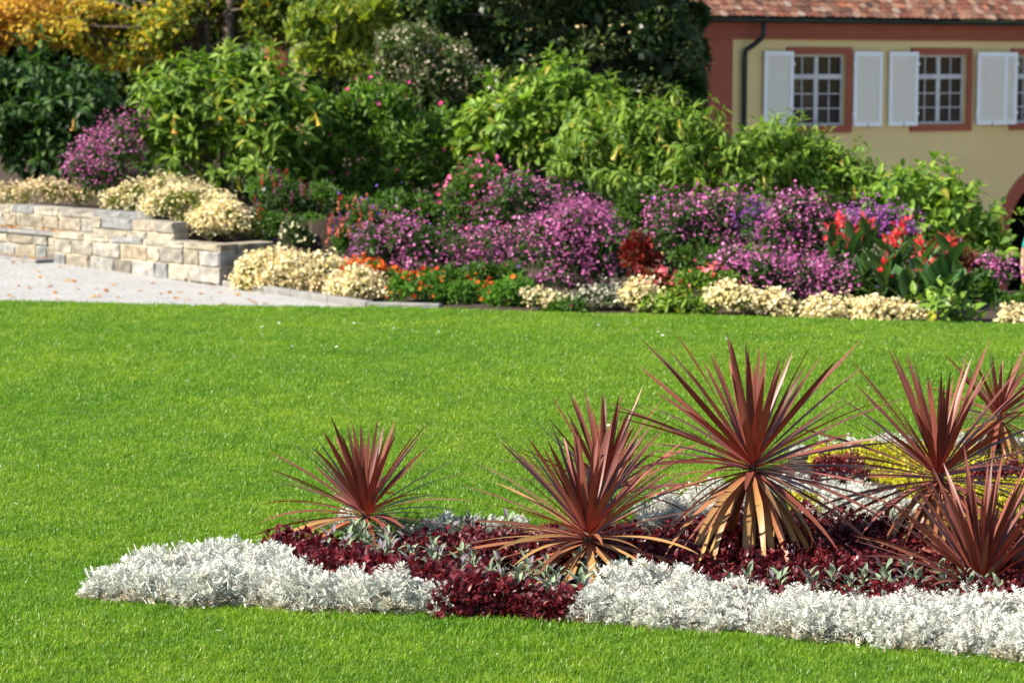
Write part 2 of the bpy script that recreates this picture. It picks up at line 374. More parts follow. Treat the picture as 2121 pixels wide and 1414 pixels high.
# ------------------------------------------------------------------ stone walls, steps and kerb
R0 = random.Random(5)
def stone_variant(i):
    r = random.Random(100 + i); V = []
    for (x, z) in ((-.5, -.5), (.5, -.5), (.5, .5), (-.5, .5)): V.append((x, .5, z))
    for (x, z) in ((-.5, -.5), (.5, -.5), (.5, .5), (-.5, .5)): V.append((x, -.43, z))
    g = {}
    for a in range(4):
        for c in range(3):
            g[a, c] = len(V)
            V.append((-.46 + .92 * a / 3 + r.uniform(-.03, .03), -.5 + r.uniform(-.05, .03), -.42 + .84 * c / 2 + r.uniform(-.05, .05)))
    F = [(3, 2, 1, 0), (0, 1, 5, 4), (1, 2, 6, 5), (2, 3, 7, 6), (3, 0, 4, 7)]
    for a in range(3):
        for c in range(2): F.append((g[a, c], g[a + 1, c], g[a + 1, c + 1], g[a, c + 1]))
    F.append((4, 5) + tuple(g[a, 0] for a in (3, 2, 1, 0))); F.append((6, 7) + tuple(g[a, 2] for a in (0, 1, 2, 3)))
    F.append((5, 6, g[3, 2], g[3, 1], g[3, 0])); F.append((7, 4, g[0, 0], g[0, 1], g[0, 2]))
    me = bpy.data.meshes.new('stone'); me.from_pydata(V, [], F); me.materials.append(M['stone']); me.update(); return me
STONES = [stone_variant(i) for i in range(8)]
def wpt(u, v): return np.array([A1[0] + (-u + v) * .70711, A1[1] + (u + v) * .70711])
def courses(root, axis, a0, a1, off, z0, z1, depth=0.3, hmin=.13, hmax=.235, lmin=.26, lmax=.72, cap=None, mort=True):
    """lay courses of squared stone from the top down; axis 'u' = front faces, 'v' = the return face"""
    rz = -math.pi / 4 if axis == 'u' else math.pi / 4
    rx, ry = root.location[0], root.location[1]; z = z1
    while z > z0 + .02:
        hh = min(cap if (cap and z == z1) else R0.uniform(hmin, hmax), z - z0 + .05); a = a0
        while a < a1 - .01:
            l = R0.uniform(lmin, lmax) * (1.4 if (cap and z == z1) else 1)
            if a1 - a - l < lmin * .7: l = a1 - a
            mid = a + l / 2; d = depth / 2 + R0.uniform(-.008, .008)
            p = wpt(mid, off + d) if axis == 'u' else wpt(off + d, mid)
            o = link('stone', STONES[R0.randrange(8)], root)
            o.location = (p[0] - rx, p[1] - ry, z - hh / 2); o.scale = (l - .014, depth, hh - .014)
            o.rotation_euler = (0, 0, rz); a += l
        z -= hh
    if mort:
        if axis == 'u': c = [wpt(a0 + .012, off + .022), wpt(a1 - .012, off + .022), wpt(a1 - .012, off + depth - .02), wpt(a0 + .012, off + depth - .02)]
        else: c = [wpt(off + .022, a0 + .012), wpt(off + .022, a1 - .012), wpt(off + depth - .02, a1 - .012), wpt(off + depth - .02, a0 + .012)]
        V = [(q[0] - rx, q[1] - ry, zz) for zz in (z0 - .05, z1 - .012) for q in c]
        MB().add(V, [(0, 1, 2, 3), (4, 7, 6, 5), (0, 4, 5, 1), (1, 5, 6, 2), (2, 6, 7, 3), (3, 7, 4, 0)]).build('mortar', M['mortar'], root)
w1 = empty('retaining_wall', (*wpt(0, 0), 0), 'pale sandstone retaining wall with stepped top rising beside the gravel path', 'wall')
courses(w1, 'u', 0.0, 3.83, 0.0, -.12, .55, cap=.10)
courses(w1, 'u', 1.12, 3.0, 0.10, .55, .79, depth=.27, lmin=.25, cap=None)
courses(w1, 'v', 0.31, .92, 0.0, -.1, .55, cap=.10, lmin=.3)
courses(w1, 'v', 0.93, 2.3, 0.02, -.1, .33, lmin=.35, lmax=.7, hmin=.17, hmax=.2)
w2 = empty('terrace_wall', (*wpt(2, .42), 0), 'upper two-course sandstone terrace wall behind the leaf-strewn stone ledge', 'wall')
courses(w2, 'u', 2.0, 9.0, 0.42, .46, .85, cap=.13, lmin=.3)
w3 = empty('stone_steps', (*wpt(4, .1), 0), 'broad sandstone steps with a slab ledge beside the gravel path', 'steps')
courses(w3, 'u', 3.85, 9.0, 0.12, -.05, .46, depth=.28)
def slab(root, name, u0, u1, v0, v1, z0, z1):
    n = max(1, int((u1 - u0) / 1.1)); 
    for i in range(n):
        a = u0 + (u1 - u0) * i / n + .005; b_ = u0 + (u1 - u0) * (i + 1) / n - .005
        c = [wpt(a, v0), wpt(b_, v0), wpt(b_, v1), wpt(a, v1)]
        V = [(q[0] - root.location[0], q[1] - root.location[1], z) for z in (z0, z1) for q in c]
        me = MB().add(V, [(0, 1, 2, 3), (4, 7, 6, 5), (0, 4, 5, 1), (1, 5, 6, 2), (2, 6, 7, 3), (3, 7, 4, 0)]).mesh(name)
        link(name, bevel(me, .012), root, M['kerb'])
slab(w3, 'slab', 3.84, 9.0, .085, .415, .462, .52)
slab(w3, 'slab', 3.84, 9.0, -.27, .115, .02, .155)
kb = empty('stone_kerb', (K0[0], K0[1], 0), 'low grey kerb of long stones edging the flower border', 'kerb')
def kerb_run(p, q, n, off):
    d = unit(q - p); nn = np.array([-d[1], d[0]]); Ln = np.linalg.norm(q - p)
    for i in range(n):
        a = p + d * (Ln * i / n + .006); b_ = p + d * (Ln * (i + 1) / n - .006)
        c = [a, b_, b_ + nn * .13, a + nn * .13]; zt = .085 + R0.uniform(-.006, .006)
        V = [(x[0] - K0[0], x[1] - K0[1], z) for z in (-.06, zt) for x in c]
        me = MB().add(V, [(0, 3, 2, 1), (4, 5, 6, 7), (0, 1, 5, 4), (1, 2, 6, 5), (2, 3, 7, 6), (3, 0, 4, 7)]).mesh('kerb_stone')
        link('kerb_stone', bevel(me, .012), kb, M['kerb'])
kerb_run(A1 + np.array([.03, -.03]), K0 + np.array([.0, .0]), 4, 0)
kerb_run(K0 + np.array([.01, 0]), np.array([-.85, edge_y(-.85)]), 1, 0)

# ------------------------------------------------------------------ the ochre house with shutters
BB = math.radians(30)
FD = np.array([math.cos(BB), math.sin(BB)]); FN = np.array([math.sin(BB), -math.cos(BB)])
FC = at(1456, 150, 48.0)[:2]; GZ = -2.6
def fp(px, py):
    r = ray(px, py); t = (FC @ FN) / (r[:2] @ FN); q = r[:2] * t - FC
    return float(q @ FD), float(CAMZ + r[2] * t)
house = empty('ochre_house', (FC[0], FC[1], 0), 'ochre plastered house with oxide red trim, white louvred shutters and tiled roof', 'house', rz=BB)
ULEN = 12.5; ZT = fp(1600, 46)[1]; DEP = 7.0
def frect(x0, y0, x1, y1):
    ua, za = fp(x0, y0); ub, zb = fp(x1, y1); return ua, ub, min(za, zb), max(za, zb)
wins = [frect(1640, 112, 1750, 259), frect(1897, 114, 2002, 257)]
wd = wins[0][1] - wins[0][0]; ww = wins[0][1] - wins[0][0]; hz0 = (wins[0][2] + wins[1][2]) / 2; hz1 = (wins[0][3] + wins[1][3]) / 2
ustep = wins[1][0] - wins[0][0]
wlist = [(wins[0][0], wins[0][0] + ww), (wins[1][0], wins[1][0] + ww), (fp(2102, 150)[0], fp(2102, 150)[0] + ww), (fp(2102, 150)[0] + ustep, fp(2102, 150)[0] + ustep + ww)]
ac_u, ac_z = fp(2176, 482); AR = 1.22; AO = 1.53
# facade wall with window openings and the arched passage cut in
def rect_wall(holes, u0, u1, z0, z1, arch):
    us = sorted(set([u0, u1] + [h for w in holes for h in w[:2]] + [arch[0] - AO, arch[0] + AO])); zs = sorted(set([z0, z1, hz0, hz1, arch[1] + AO]))
    V = []; F = []
    def q(a, b_, c, d):
        k = len(V); V.extend([(a, 0, c), (b_, 0, c), (b_, 0, d), (a, 0, d)]); F.append((k, k + 1, k + 2, k + 3))
    for i in range(len(us) - 1):
        for j in range(len(zs) - 1):
            a, b_, c, d = us[i], us[i + 1], zs[j], zs[j + 1]; um, zm = (a + b_) / 2, (c + d) / 2
            if any(h[0] < um < h[1] and hz0 < zm < hz1 for h in holes): continue
            if arch[0] - AO < um < arch[0] + AO and zm < arch[1] + AO: continue
            q(a, b_, c, d)
    # spandrels round the arch
    n = 24
    for i in range(n):
        t0, t1 = math.pi * i / n, math.pi * (i + 1) / n
        p0 = (arch[0] - AO * math.cos(t0), arch[1] + AO * math.sin(t0)); p1 = (arch[0] - AO * math.cos(t1), arch[1] + AO * math.sin(t1))
        k = len(V); V.extend([(p0[0], 0, p0[1]), (p1[0], 0, p1[1]), (p1[0], 0, arch[1] + AO), (p0[0], 0, arch[1] + AO)]); F.append((k, k + 1, k + 2, k + 3))
    return V, F
V, F = rect_wall(wlist, 0.0, ULEN, GZ, ZT, (ac_u, ac_z))
mb = MB().add(V, F)
for (a, b_) in wlist:                                       # reveals
    d = .16
    mb.add([(a, 0, hz0), (a, d, hz0), (a, d, hz1), (a, 0, hz1)], [(0, 1, 2, 3)]); mb.add([(b_, 0, hz0), (b_, d, hz0), (b_, d, hz1), (b_, 0, hz1)], [(3, 2, 1, 0)])
    mb.add([(a, 0, hz0), (b_, 0, hz0), (b_, d, hz0), (a, d, hz0)], [(0, 1, 2, 3)]); mb.add([(a, 0, hz1), (b_, 0, hz1), (b_, d, hz1), (a, d, hz1)], [(3, 2, 1, 0)])
mb.add([(0, 0, GZ), (0, DEP, GZ), (0, DEP, ZT), (0, 0, ZT)], [(0, 3, 2, 1)])
mb.add([(ULEN, 0, GZ), (ULEN, DEP, GZ), (ULEN, DEP, ZT), (ULEN, 0, ZT)], [(0, 1, 2, 3)])
mb.add([(0, DEP, GZ), (ULEN, DEP, GZ), (ULEN, DEP, ZT), (0, DEP, ZT)], [(3, 2, 1, 0)])
mb.build('wall', M['plaster'], house)
pu = fp(1516, 150)[0]; fz = fp(1600, 82)[1]
mb = MB().box(-.03, pu, -.03, .3, GZ, fz - .003).build('corner_pilaster', M['red_trim'], house)
fr = MB().box(-.045, ULEN, -.045, .02, fz, ZT + .02).box(-.06, ULEN, -.07, -.0451, fz + .003, fz + .07).box(-.06, ULEN, -.09, -.0451, ZT - .1, ZT + .018).build('frieze', M['red_trim'], house)
# arch: band, intrados, dark passage
n = 28; V = []; F = []
for i in range(n + 1):
    t = math.pi * i / n; c, s_ = -math.cos(t), math.sin(t)
    V += [(ac_u + AO * c, -.03, ac_z + AO * s_), (ac_u + AR * c, -.03, ac_z + AR * s_), (ac_u + AR * c, .35, ac_z + AR * s_), (ac_u + AO * c, .0, ac_z + AO * s_)]
for i in range(n):
    k = i * 4
    for a, b_ in ((0, 1), (1, 2), (3, 0)): F.append((k + a, k + b_, k + 4 + b_, k + 4 + a))
mb = MB().add(V, F)
for sgn in (-1, 1):
    a, b_ = sorted((ac_u + sgn * AR, ac_u + sgn * AO)); mb.box(a, b_, -.03, .35, GZ, ac_z - .001)
mb.build('arch_surround', M['red_trim'], house)
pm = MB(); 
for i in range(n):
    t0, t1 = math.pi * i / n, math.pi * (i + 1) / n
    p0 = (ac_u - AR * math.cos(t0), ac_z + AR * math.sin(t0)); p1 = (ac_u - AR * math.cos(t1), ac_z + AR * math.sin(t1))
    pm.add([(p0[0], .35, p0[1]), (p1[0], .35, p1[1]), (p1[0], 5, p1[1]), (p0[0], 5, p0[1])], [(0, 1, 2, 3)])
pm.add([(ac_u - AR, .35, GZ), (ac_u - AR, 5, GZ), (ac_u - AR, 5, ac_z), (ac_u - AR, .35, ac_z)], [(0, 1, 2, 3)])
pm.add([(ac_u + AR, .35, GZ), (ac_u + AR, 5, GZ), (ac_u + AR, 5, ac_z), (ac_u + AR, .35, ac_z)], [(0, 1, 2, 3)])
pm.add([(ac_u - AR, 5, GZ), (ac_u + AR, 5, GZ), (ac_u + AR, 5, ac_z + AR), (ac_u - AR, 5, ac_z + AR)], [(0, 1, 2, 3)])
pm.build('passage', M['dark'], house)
# windows
sw = .20
def add_window(a, b_, blind_or_dark_back):
    z0, z1 = hz0, hz1
    su = MB(); t = .14
    su.box(a - t, b_ + t, -.035, .0, z1 + .001, z1 + t).box(a - t, b_ + t, -.05, .0, z0 - t * 1.05, z0 - .001)
    su.box(a - t, a - .001, -.035, .0, z0, z1).box(b_ + .001, b_ + t, -.035, .0, z0, z1)
    su.build('window_surround', M['red_trim'], house)
    fm = MB(); f = .05; yz0, yz1 = .10, .15
    um = (a + b_) / 2; zt = z0 + (z1 - z0) * .685
    fm.box(a, b_, yz0, yz1, z0, z0 + f).box(a, b_, yz0, yz1, z1 - f, z1).box(a, a + f, yz0, yz1, z0 + f, z1 - f).box(b_ - f, b_, yz0, yz1, z0 + f, z1 - f)
    fm.box(a + f, b_ - f, yz0 - .02, yz1, zt - .05, zt + .05).box(um - .05, um + .05, yz0 - .015, yz1, z0 + f, zt - .05).box(um - .045, um + .045, yz0 - .015, yz1, zt + .05, z1 - f)
    w = fm.build('window', M['sash'], house)
    gm = MB()
    for (x0, x1) in ((a + f, um - .05), (um + .05, b_ - f)):
        for (y0, y1, rows) in ((z0 + f, zt - .05, 3), (zt + .05, z1 - f, 1)):
            xm = (x0 + x1) / 2; gm.box(xm - .011, xm + .011, .105, .135, y0, y1)
            for k in range(1, rows): zz = y0 + (y1 - y0) * k / rows; gm.box(x0, x1, .106, .134, zz - .011, zz + .011)
            for k in range(rows):
                for (q0, q1) in ((x0, xm - .011), (xm + .011, x1)):
                    zz0 = y0 + (y1 - y0) * k / rows; zz1 = y0 + (y1 - y0) * (k + 1) / rows
                    tl = R0.uniform(-.004, .004); tl2 = R0.uniform(-.004, .004)
                    me = bpy.data.meshes.new('pane'); me.from_pydata([(q0, .122, zz0), (q1, .122 + tl, zz0), (q1, .122 + tl + tl2, zz1), (q0, .122 + tl2, zz1)], [], [(0, 1, 2, 3)])
                    link('pane', me, w, M['glass'])
    gm.build('glazing_bars', M['sash'], w)
    MB().box(a, b_, .3, .32, z0, z1).build('blind_or_dark_back', M['curtain' if blind_or_dark_back else 'dark'], house)  # near-black sheet colours in the unlit room; grey cloth at one window only
for i, (a, b_) in enumerate(wlist): add_window(a, b_, i == 1)
shz0, shz1 = fp(1700, 263)[1], fp(1700, 107)[1]
slat_me = bevel(MB().box(-.5, .5, -.5, .5, -.5, .5).mesh('slat'), .06); slat_me.materials.append(M['louvre'])
def add_shutter(a, b_, y0=-.095, tilt=0):
    f = .075; mb = MB()
    mb.box(a, a + f, y0, y0 + .045, shz0, shz1).box(b_ - f, b_, y0, y0 + .045, shz0, shz1)
    mb.box(a + f, b_ - f, y0 + .001, y0 + .044, shz0, shz0 + f * 1.2).box(a + f, b_ - f, y0 + .001, y0 + .044, shz1 - f * 1.2, shz1)
    s_ = mb.build('shutter', M['white_paint'], house)
    n = 22; h0, h1_ = shz0 + f * 1.2, shz1 - f * 1.2
    for k in range(n):
        o = link('slat', slat_me, s_); o.location = ((a + b_) / 2, y0 + .024, h0 + (h1_ - h0) * (k + .5) / n)
        o.scale = (b_ - a - 2 * f + .004, .012, (h1_ - h0) / n * .86); o.rotation_euler = (math.radians(16), 0, 0)
    for zz in (shz0 + .25, shz1 - .25): MB().box(a - .03 if tilt > 0 else b_ - .01, a + .01 if tilt > 0 else b_ + .03, y0 - .004, y0 + .03, zz - .03, zz + .03).build('hinge', M['white_paint'], s_)
    MB().tube([((a + b_) / 2, y0 - .01, shz0 - .05), ((a + b_) / 2, y0 - .02, shz0 + .07)], .009, 5).build('holdback', M['iron'], s_)
for (x0, x1, y0, sd) in ((1578, 1638, -.095, -1), (1764, 1822, -.095, 1), (1837, 1896, -.095, -1), (2016, 2077, -.150, 1), (2040, 2101, -.095, -1)):
    add_shutter(fp(x0, 180)[0], fp(x1, 180)[0], y0, sd)
for (u0_, sd_) in ((wlist[2][1] + .13, 1), (wlist[3][0] - .72, -1), (wlist[3][1] + .13, 1)): add_shutter(u0_, u0_ + .59, -.095 if sd_ > 0 else -.150, sd_)
# gutter and downpipe
gz = fp(1600, 47)[1]; gy = -.34
n = 10; V = []; F = []
for u in (-.25, ULEN + .2):
    for k in range(n + 1): t = math.pi * k / n; V.append((u, gy - .075 * math.cos(t), gz + .07 - .075 * math.sin(t)))
    for k in range(n + 1): t = math.pi * (n - k) / n; V.append((u, gy - .066 * math.cos(t), gz + .07 - .066 * math.sin(t)))
m_ = 2 * (n + 1)
for k in range(m_): F.append((k, (k + 1) % m_, m_ + (k + 1) % m_, m_ + k))
F.append(tuple(range(m_))); F.append(tuple(range(m_, 2 * m_))[::-1])
gut = MB().add(V, F)
for k in range(26): gut.box(-.2 + k * .5, -.17 + k * .5, gy - .083, gy + .08, gz + .05, gz + .075)
gut.build('gutter', M['copper'], house)
d0 = fp(1561, 60)[0]; d1 = fp(1537, 150)[0]
MB().tube([(d0, gy, gz), (d0, gy, gz - .12), (d0 - .005, gy + .02, fp(1560, 78)[1]), ((d0 + d1) / 2 + .03, -.18, fp(1550, 92)[1]), (d1 + .01, -.1, fp(1540, 105)[1]), (d1, -.09, fp(1537, 120)[1]), (d1, -.09, GZ)], .055, 10).build('downpipe', M['copper'], house, smooth=True)
# roof: deck, then tiles laid in rows, each its own
RS = math.radians(42); ey = -.40; ez = gz + .10
deck = MB(); rl = 6.2
c_, s_ = math.cos(RS), math.sin(RS)
deck.add([(-.3, ey + .06, ez - .02), (ULEN + .3, ey + .06, ez - .02), (ULEN + .3, ey + rl * c_, ez - .02 + rl * s_), (-.3, ey + rl * c_, ez - .02 + rl * s_),
          (ULEN + .3, DEP + .4, ez), (-.3, DEP + .4, ez)], [(0, 1, 2, 3), (3, 2, 4, 5)])
deck.box(-.28, ULEN + .28, ey + .08, .0, ez - .11, ez - .07)
roof = deck.build('roof', M['dark'], house)
def tile_me(i):
    r = random.Random(i); w = .5; V = []
    pts = [(-w, 1), (-w, .12), (-.3, .02), (0, 0), (.3, .02), (w, .12), (w, 1)]
    for zz in (0, 1):
        for (x, y) in pts: V.append((x, y, zz))
    k = len(pts); F = [tuple(range(k)), tuple(range(2 * k - 1, k - 1, -1))] + [(j, k + j, k + (j + 1) % k, (j + 1) % k) for j in range(k)]
    me = bpy.data.meshes.new('tile'); me.from_pydata(V, [], F); me.materials.append(M['tile']); me.update(); return me
TM = tile_me(1); tw, tl_, ex = .172, .36, .155
upV = []; upF = []; tv = np.array([v.co for v in TM.vertices]); tf = [tuple(p.vertices) for p in TM.polygons]; cnt = 0
bulk = MB()
for row in range(38):
    for k in range(int((ULEN + .5) / tw) + 1):
        u = -.28 + (k + (.5 if row % 2 else 0)) * tw
        if u > ULEN + .25: continue
        s0 = row * ex + R0.uniform(-.012, .012); lift = R0.uniform(0, .012)
        near = row < 5 and u < 10.2
        e = Matrix.Translation((u + R0.uniform(-.006, .006), ey + s0 * c_, ez + s0 * s_)) @ Matrix.Rotation(RS - .055 + R0.uniform(-.02, .02), 4, 'X') @ Matrix.Rotation(R0.uniform(-.03, .03), 4, 'Z') @ Matrix.Translation((0, 0, lift)) @ Matrix.Diagonal((tw * .96, tl_, .016, 1))
        if near:
            o = link('tile', TM, roof); o.matrix_basis = e
        else: bulk.add([e @ Vector(v) for v in tv], tf)
bulk.build('upper_tiles', M['tile'], roof, kind='stuff')

# the far wing of the same palace, glimpsed between the trees
wing = empty('palace_wing', (*at(567, 100, 64)[:2], 0), 'cream palace wing with red corner pilaster glimpsed between the trees', 'building', rz=math.radians(10))
MB().box(.32, 3.4, 0, 6, -.5, 9).build('wall', M['plaster'], wing)
MB().box(-.02, .318, -.03, 6, -.5, 9.003).build('corner_pilaster', M['red_trim'], wing)
MB().box(-.2, 3.6, -.25, 6.2, 9.006, 9.3).build('cornice', M['red_trim'], wing)
for k in range(1):
    w_ = MB().box(2 + k * 2.4, 3.1 + k * 2.4, -.02, .0, 3.4, 5.0).build('window', M['white_paint'], wing)
    MB().box(2.1 + k * 2.4, 3 + k * 2.4, -.024, -.0201, 3.5, 4.9).build('pane', M['glass'], w_)

# ------------------------------------------------------------------ shrubs, trees and border flowers
def base_of(LW, Y):
    x = float(np.mean([c[0] for c, r in LW])); return np.array([x, Y, h1(x, Y)])
def stems_to(root, B, LW, rng, n=3, r0=.03, mat='stem', name='stem'):
    for c, r in LW[:n]:
        p0 = np.array([rng.uniform(-.12, .12), rng.uniform(-.1, .1), -.05]); p3 = (c + np.array([0, 0, r[2] * .3])) - B
        pm = p0 * .5 + p3 * .5 + np.array([rng.uniform(-.1, .1), rng.uniform(-.1, .1), .1])
        MB().tube([p0, pm, p3], [r0, r0 * .8, r0 * .35], 6).build(name, M[mat], root, smooth=True)
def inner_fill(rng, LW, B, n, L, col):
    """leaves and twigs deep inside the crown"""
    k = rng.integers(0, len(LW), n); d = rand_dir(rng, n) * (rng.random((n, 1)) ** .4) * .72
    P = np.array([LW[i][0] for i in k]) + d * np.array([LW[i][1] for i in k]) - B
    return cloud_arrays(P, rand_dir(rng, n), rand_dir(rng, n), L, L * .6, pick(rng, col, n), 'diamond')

def big_leaf_shrub(name, label, cat, Y, lobes, shoots, L, Wd, pal, seed, group=None, droop=.45, up=.5, per=8, parts=110, tpl='ovate', mat='leaf', flowers=0, fcol=None, inner=None, stem=3, low=-.55, rough=5):
    rng = np.random.default_rng(seed); LW = lobes_world(lobes, Y, rough); B = base_of(LW, Y)
    root = empty(name, B, label, cat, group)
    S, O = shell_points(rng, LW, shoots, .62, low)
    ax = unit(O + np.array([0, 0, up]))
    n = shoots * per; P = np.repeat(S, per, 0); A = np.repeat(ax, per, 0)
    th = (np.tile(np.arange(per), shoots) * 2.4 + np.repeat(rng.random(shoots) * 6.28, per))
    rx = unit(np.cross(A, np.tile([.3, .2, .93], (n, 1)))); ry = np.cross(A, rx)
    rad = rx * np.cos(th)[:, None] + ry * np.sin(th)[:, None]
    lev = np.tile(np.linspace(0, 1, per), shoots)[:, None]
    D = unit(rad * (1.0 - .35 * lev) + A * (.15 + .75 * lev) - np.array([0, 0, 1.0]) * droop * (1.1 - lev) + .22 * rng.standard_normal((n, 3)))
    N = unit(A + np.array([0, 0, .6]) + .3 * rng.standard_normal((n, 3)))
    ln = L * (.7 + .5 * rng.random(n)) * (1 - .35 * lev[:, 0]); wd = Wd * ln / L * (.85 + .3 * rng.random(n))
    P = P + A * (lev * L * .5 + np.repeat(rng.random((shoots, 1)) ** 3 * 1.5 * L, per, 0)) + D * (L * .08)
    pid = rng.choice(len(pal), n, p=np.array([p[1] for p in pal]) / sum(p[1] for p in pal)); cols = np.array([p[0] for p in pal])
    C = cols[pid] * (1 + .14 * rng.standard_normal((n, 1))).clip(.6, 1.5)
    LP = P - B
    sel = np.argsort(P[:, 1] - .25 * O.repeat(per, 0)[:, 2] + .5 * rng.random(n))[:parts] if parts else np.array([], int)
    mask = np.ones(n, bool); mask[sel] = False
    arr = [cloud_arrays(LP[mask], D[mask], N[mask], ln[mask], wd[mask], C[mask], tpl)]
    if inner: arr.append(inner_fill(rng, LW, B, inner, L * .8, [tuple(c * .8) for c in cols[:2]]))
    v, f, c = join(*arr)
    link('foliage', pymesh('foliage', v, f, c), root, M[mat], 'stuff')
    tv, tf = TPL[tpl]
    var = []
    for k in range(len(pal)):
        me = pymesh('leaf', tv, tf, np.tile(cols[k], (len(tv), 1))); me.materials.append(M[mat]); var.append(me)
    T, Sd, Q = frames(D[sel], N[sel])
    for i, s_ in enumerate(sel):
        o = link('leaf', var[pid[s_]], root); m3 = Matrix(((T[i][0] * ln[s_], Sd[i][0] * wd[s_], Q[i][0] * ln[s_], LP[s_][0]), (T[i][1] * ln[s_], Sd[i][1] * wd[s_], Q[i][1] * ln[s_], LP[s_][1]), (T[i][2] * ln[s_], Sd[i][2] * wd[s_], Q[i][2] * ln[s_], LP[s_][2]), (0, 0, 0, 1)))
        o.matrix_basis = m3
    stems_to(root, B, LW, rng, stem)
    if flowers:
        fm = []
        for fc in fcol:
            V = []; Fc = []; prof = [(0, .012), (.08, .016), (.17, .026), (.23, .042), (.25, .055)]
            for (d, r) in prof:
                for k in range(8): a = k * math.pi / 4; rr = r * (1.12 if (k % 2 and d > .2) else 1); V.append((rr * math.cos(a), rr * math.sin(a), -d))
            for j in range(4):
                for k in range(8): Fc.append((j * 8 + k, j * 8 + (k + 1) % 8, j * 8 + 8 + (k + 1) % 8, j * 8 + 8 + k))
            me = pymesh('trumpet_flower', np.array(V), Fc, np.tile(fc, (len(V), 1)), True); me.materials.append(M['petal']); fm.append(me)
        idx = np.argsort(P[:, 1] + 1.2 * rng.random(n))[:400]; idx = rng.choice(idx, flowers, replace=False)
        for i in idx:
            o = link('trumpet_flower', fm[rng.integers(len(fm))], root); o.location = tuple(LP[i] + np.array([0, -.08, 0]))
            o.rotation_euler = (rng.uniform(-.35, .35), rng.uniform(-.35, .35), rng.uniform(0, 6)); o.scale = (rng.uniform(.7, 1),) * 2 + (rng.uniform(.7, 1.1),)
    return root

def fine_shrub(name, label, cat, Y, lobes, n, L, Wd, pal, seed, group=None, mat='leaf', blooms=0, bsize=.04, bpal=None, bjit=.15, spikes=False, inner=0, stem=2, low=-.6, shell=.5, up=.4, bface=.5, btop=-.35, r0=.02, tpl='diamond', bmin=.92, rough=6, reach=.05):
    rng = np.random.default_rng(seed); LW = lobes_world(lobes, Y, rough); B = base_of(LW, Y)
    root = empty(name, B, label, cat, group)
    P, O = shell_points(rng, LW, n, shell, low)
    D = unit(O * .7 + rand_dir(rng, n) * .9 + np.array([0, 0, up])); N = unit(O + rand_dir(rng, n) * .8 + np.array([0, 0, .5]))
    arr = [cloud_arrays(P - B, D, N, L * (.6 + .8 * rng.random(n)), Wd * (.7 + .6 * rng.random(n)), pick(rng, pal, n), tpl)]
    if inner: arr.append(inner_fill(rng, LW, B, inner, L * 1.8, pal[:1]))
    v, f, c = join(*arr); link('foliage', pymesh('foliage', v, f, c), root, M[mat], 'stuff')
    if blooms:
        P, O = shell_points(rng, LW, int(blooms), bmin, btop); m_ = len(P)
        clump = np.sin(P[:, 0] * 5.1 + seed) + np.sin(P[:, 2] * 6.3 + seed * 2) + np.sin(P[:, 1] * 4.7) + rng.standard_normal(m_) * .9
        keep = clump > -1.1; P, O = P[keep], O[keep]; m_ = len(P)
        P = P + unit(O + np.array([0, 0, .5])) * (.03 + reach * rng.random((m_, 1)) ** 2 * 2)
        if spikes:
            k = 6; PP = np.repeat(P, k, 0) + np.tile(np.linspace(0, 1, k), m_)[:, None] * np.repeat(np.c_[rng.normal(0, .03, m_), rng.normal(0, .03, m_), rng.uniform(.08, .2, m_)], k, 0) + .008 * rng.standard_normal((m_ * k, 3)) ; OO = np.repeat(O, k, 0)
            cc = np.repeat(pick(rng, bpal, m_, bjit), k, 0); P, O, m_ = PP, OO, m_ * k
        else: cc = pick(rng, bpal, m_, bjit)
        Nn = unit(O * bface + rand_dir(rng, m_) * .55 + np.array([0, -.15, .45])); sz = bsize * (.65 + .7 * rng.random(m_))
        v, f, c = cloud_arrays(P - B, rand_dir(rng, m_), Nn, sz, sz, cc, 'disc')
        link('blooms', pymesh('blooms', v, f, c), root, M['petal'], 'stuff')
    if stem: stems_to(root, B, LW, rng, stem, r0)
    return root

G1 = [((.11, .20, .022), 4), ((.15, .25, .028), 4), ((.21, .31, .035), 2), ((.32, .32, .03), .7), ((.065, .13, .02), 1.5)]
GB = [((.145, .25, .03), 4), ((.19, .31, .036), 4), ((.25, .36, .045), 2), ((.36, .33, .05), .5), ((.08, .15, .022), 2)]
GD = [((.035, .085, .016), 4), ((.05, .115, .02), 4), ((.075, .15, .025), 2), ((.025, .06, .012), 2)]
YF = [(.62, .46, .06), (.60, .52, .14), (.62, .34, .08)]
big_leaf_shrub('angels_trumpet', 'dark green large-leaved shrub behind the terrace wall under the yellow tree', 'shrub', 40.5,
    [(60, 200, 95, 95), (170, 230, 85, 85), (20, 300, 75, 95), (120, 330, 105, 80), (215, 320, 60, 80), (-60, 250, 90, 120)], 300, .26, .11, GD, 11, droop=.8, inner=900, flowers=3, fcol=YF, parts=130)
big_leaf_shrub('angels_trumpet', 'broad angels trumpet shrub with hanging yellow flowers above cream mounds', 'shrub', 36.6,
    [(400, 250, 100, 85), (530, 230, 100, 90), (620, 270, 80, 90), (340, 290, 75, 85), (470, 330, 120, 75), (580, 340, 90, 70), (440, 180, 60, 50), (545, 155, 45, 42), (350, 230, 55, 50)], 380, .25, .095, G1, 12, droop=.5, inner=1500, flowers=12, fcol=YF, parts=230)
big_leaf_shrub('angels_trumpet', 'flat-topped bright green large-leaved shrub in front of the dark evergreen tree', 'shrub', 36.8,
    [(1140, 215, 95, 60), (1050, 250, 85, 50), (1200, 260, 70, 75), (990, 290, 45, 40), (1130, 290, 80, 60), (1160, 330, 90, 60)], 260, .26, .115, GB, 13, droop=.45, inner=700, parts=170, flowers=1, fcol=YF)
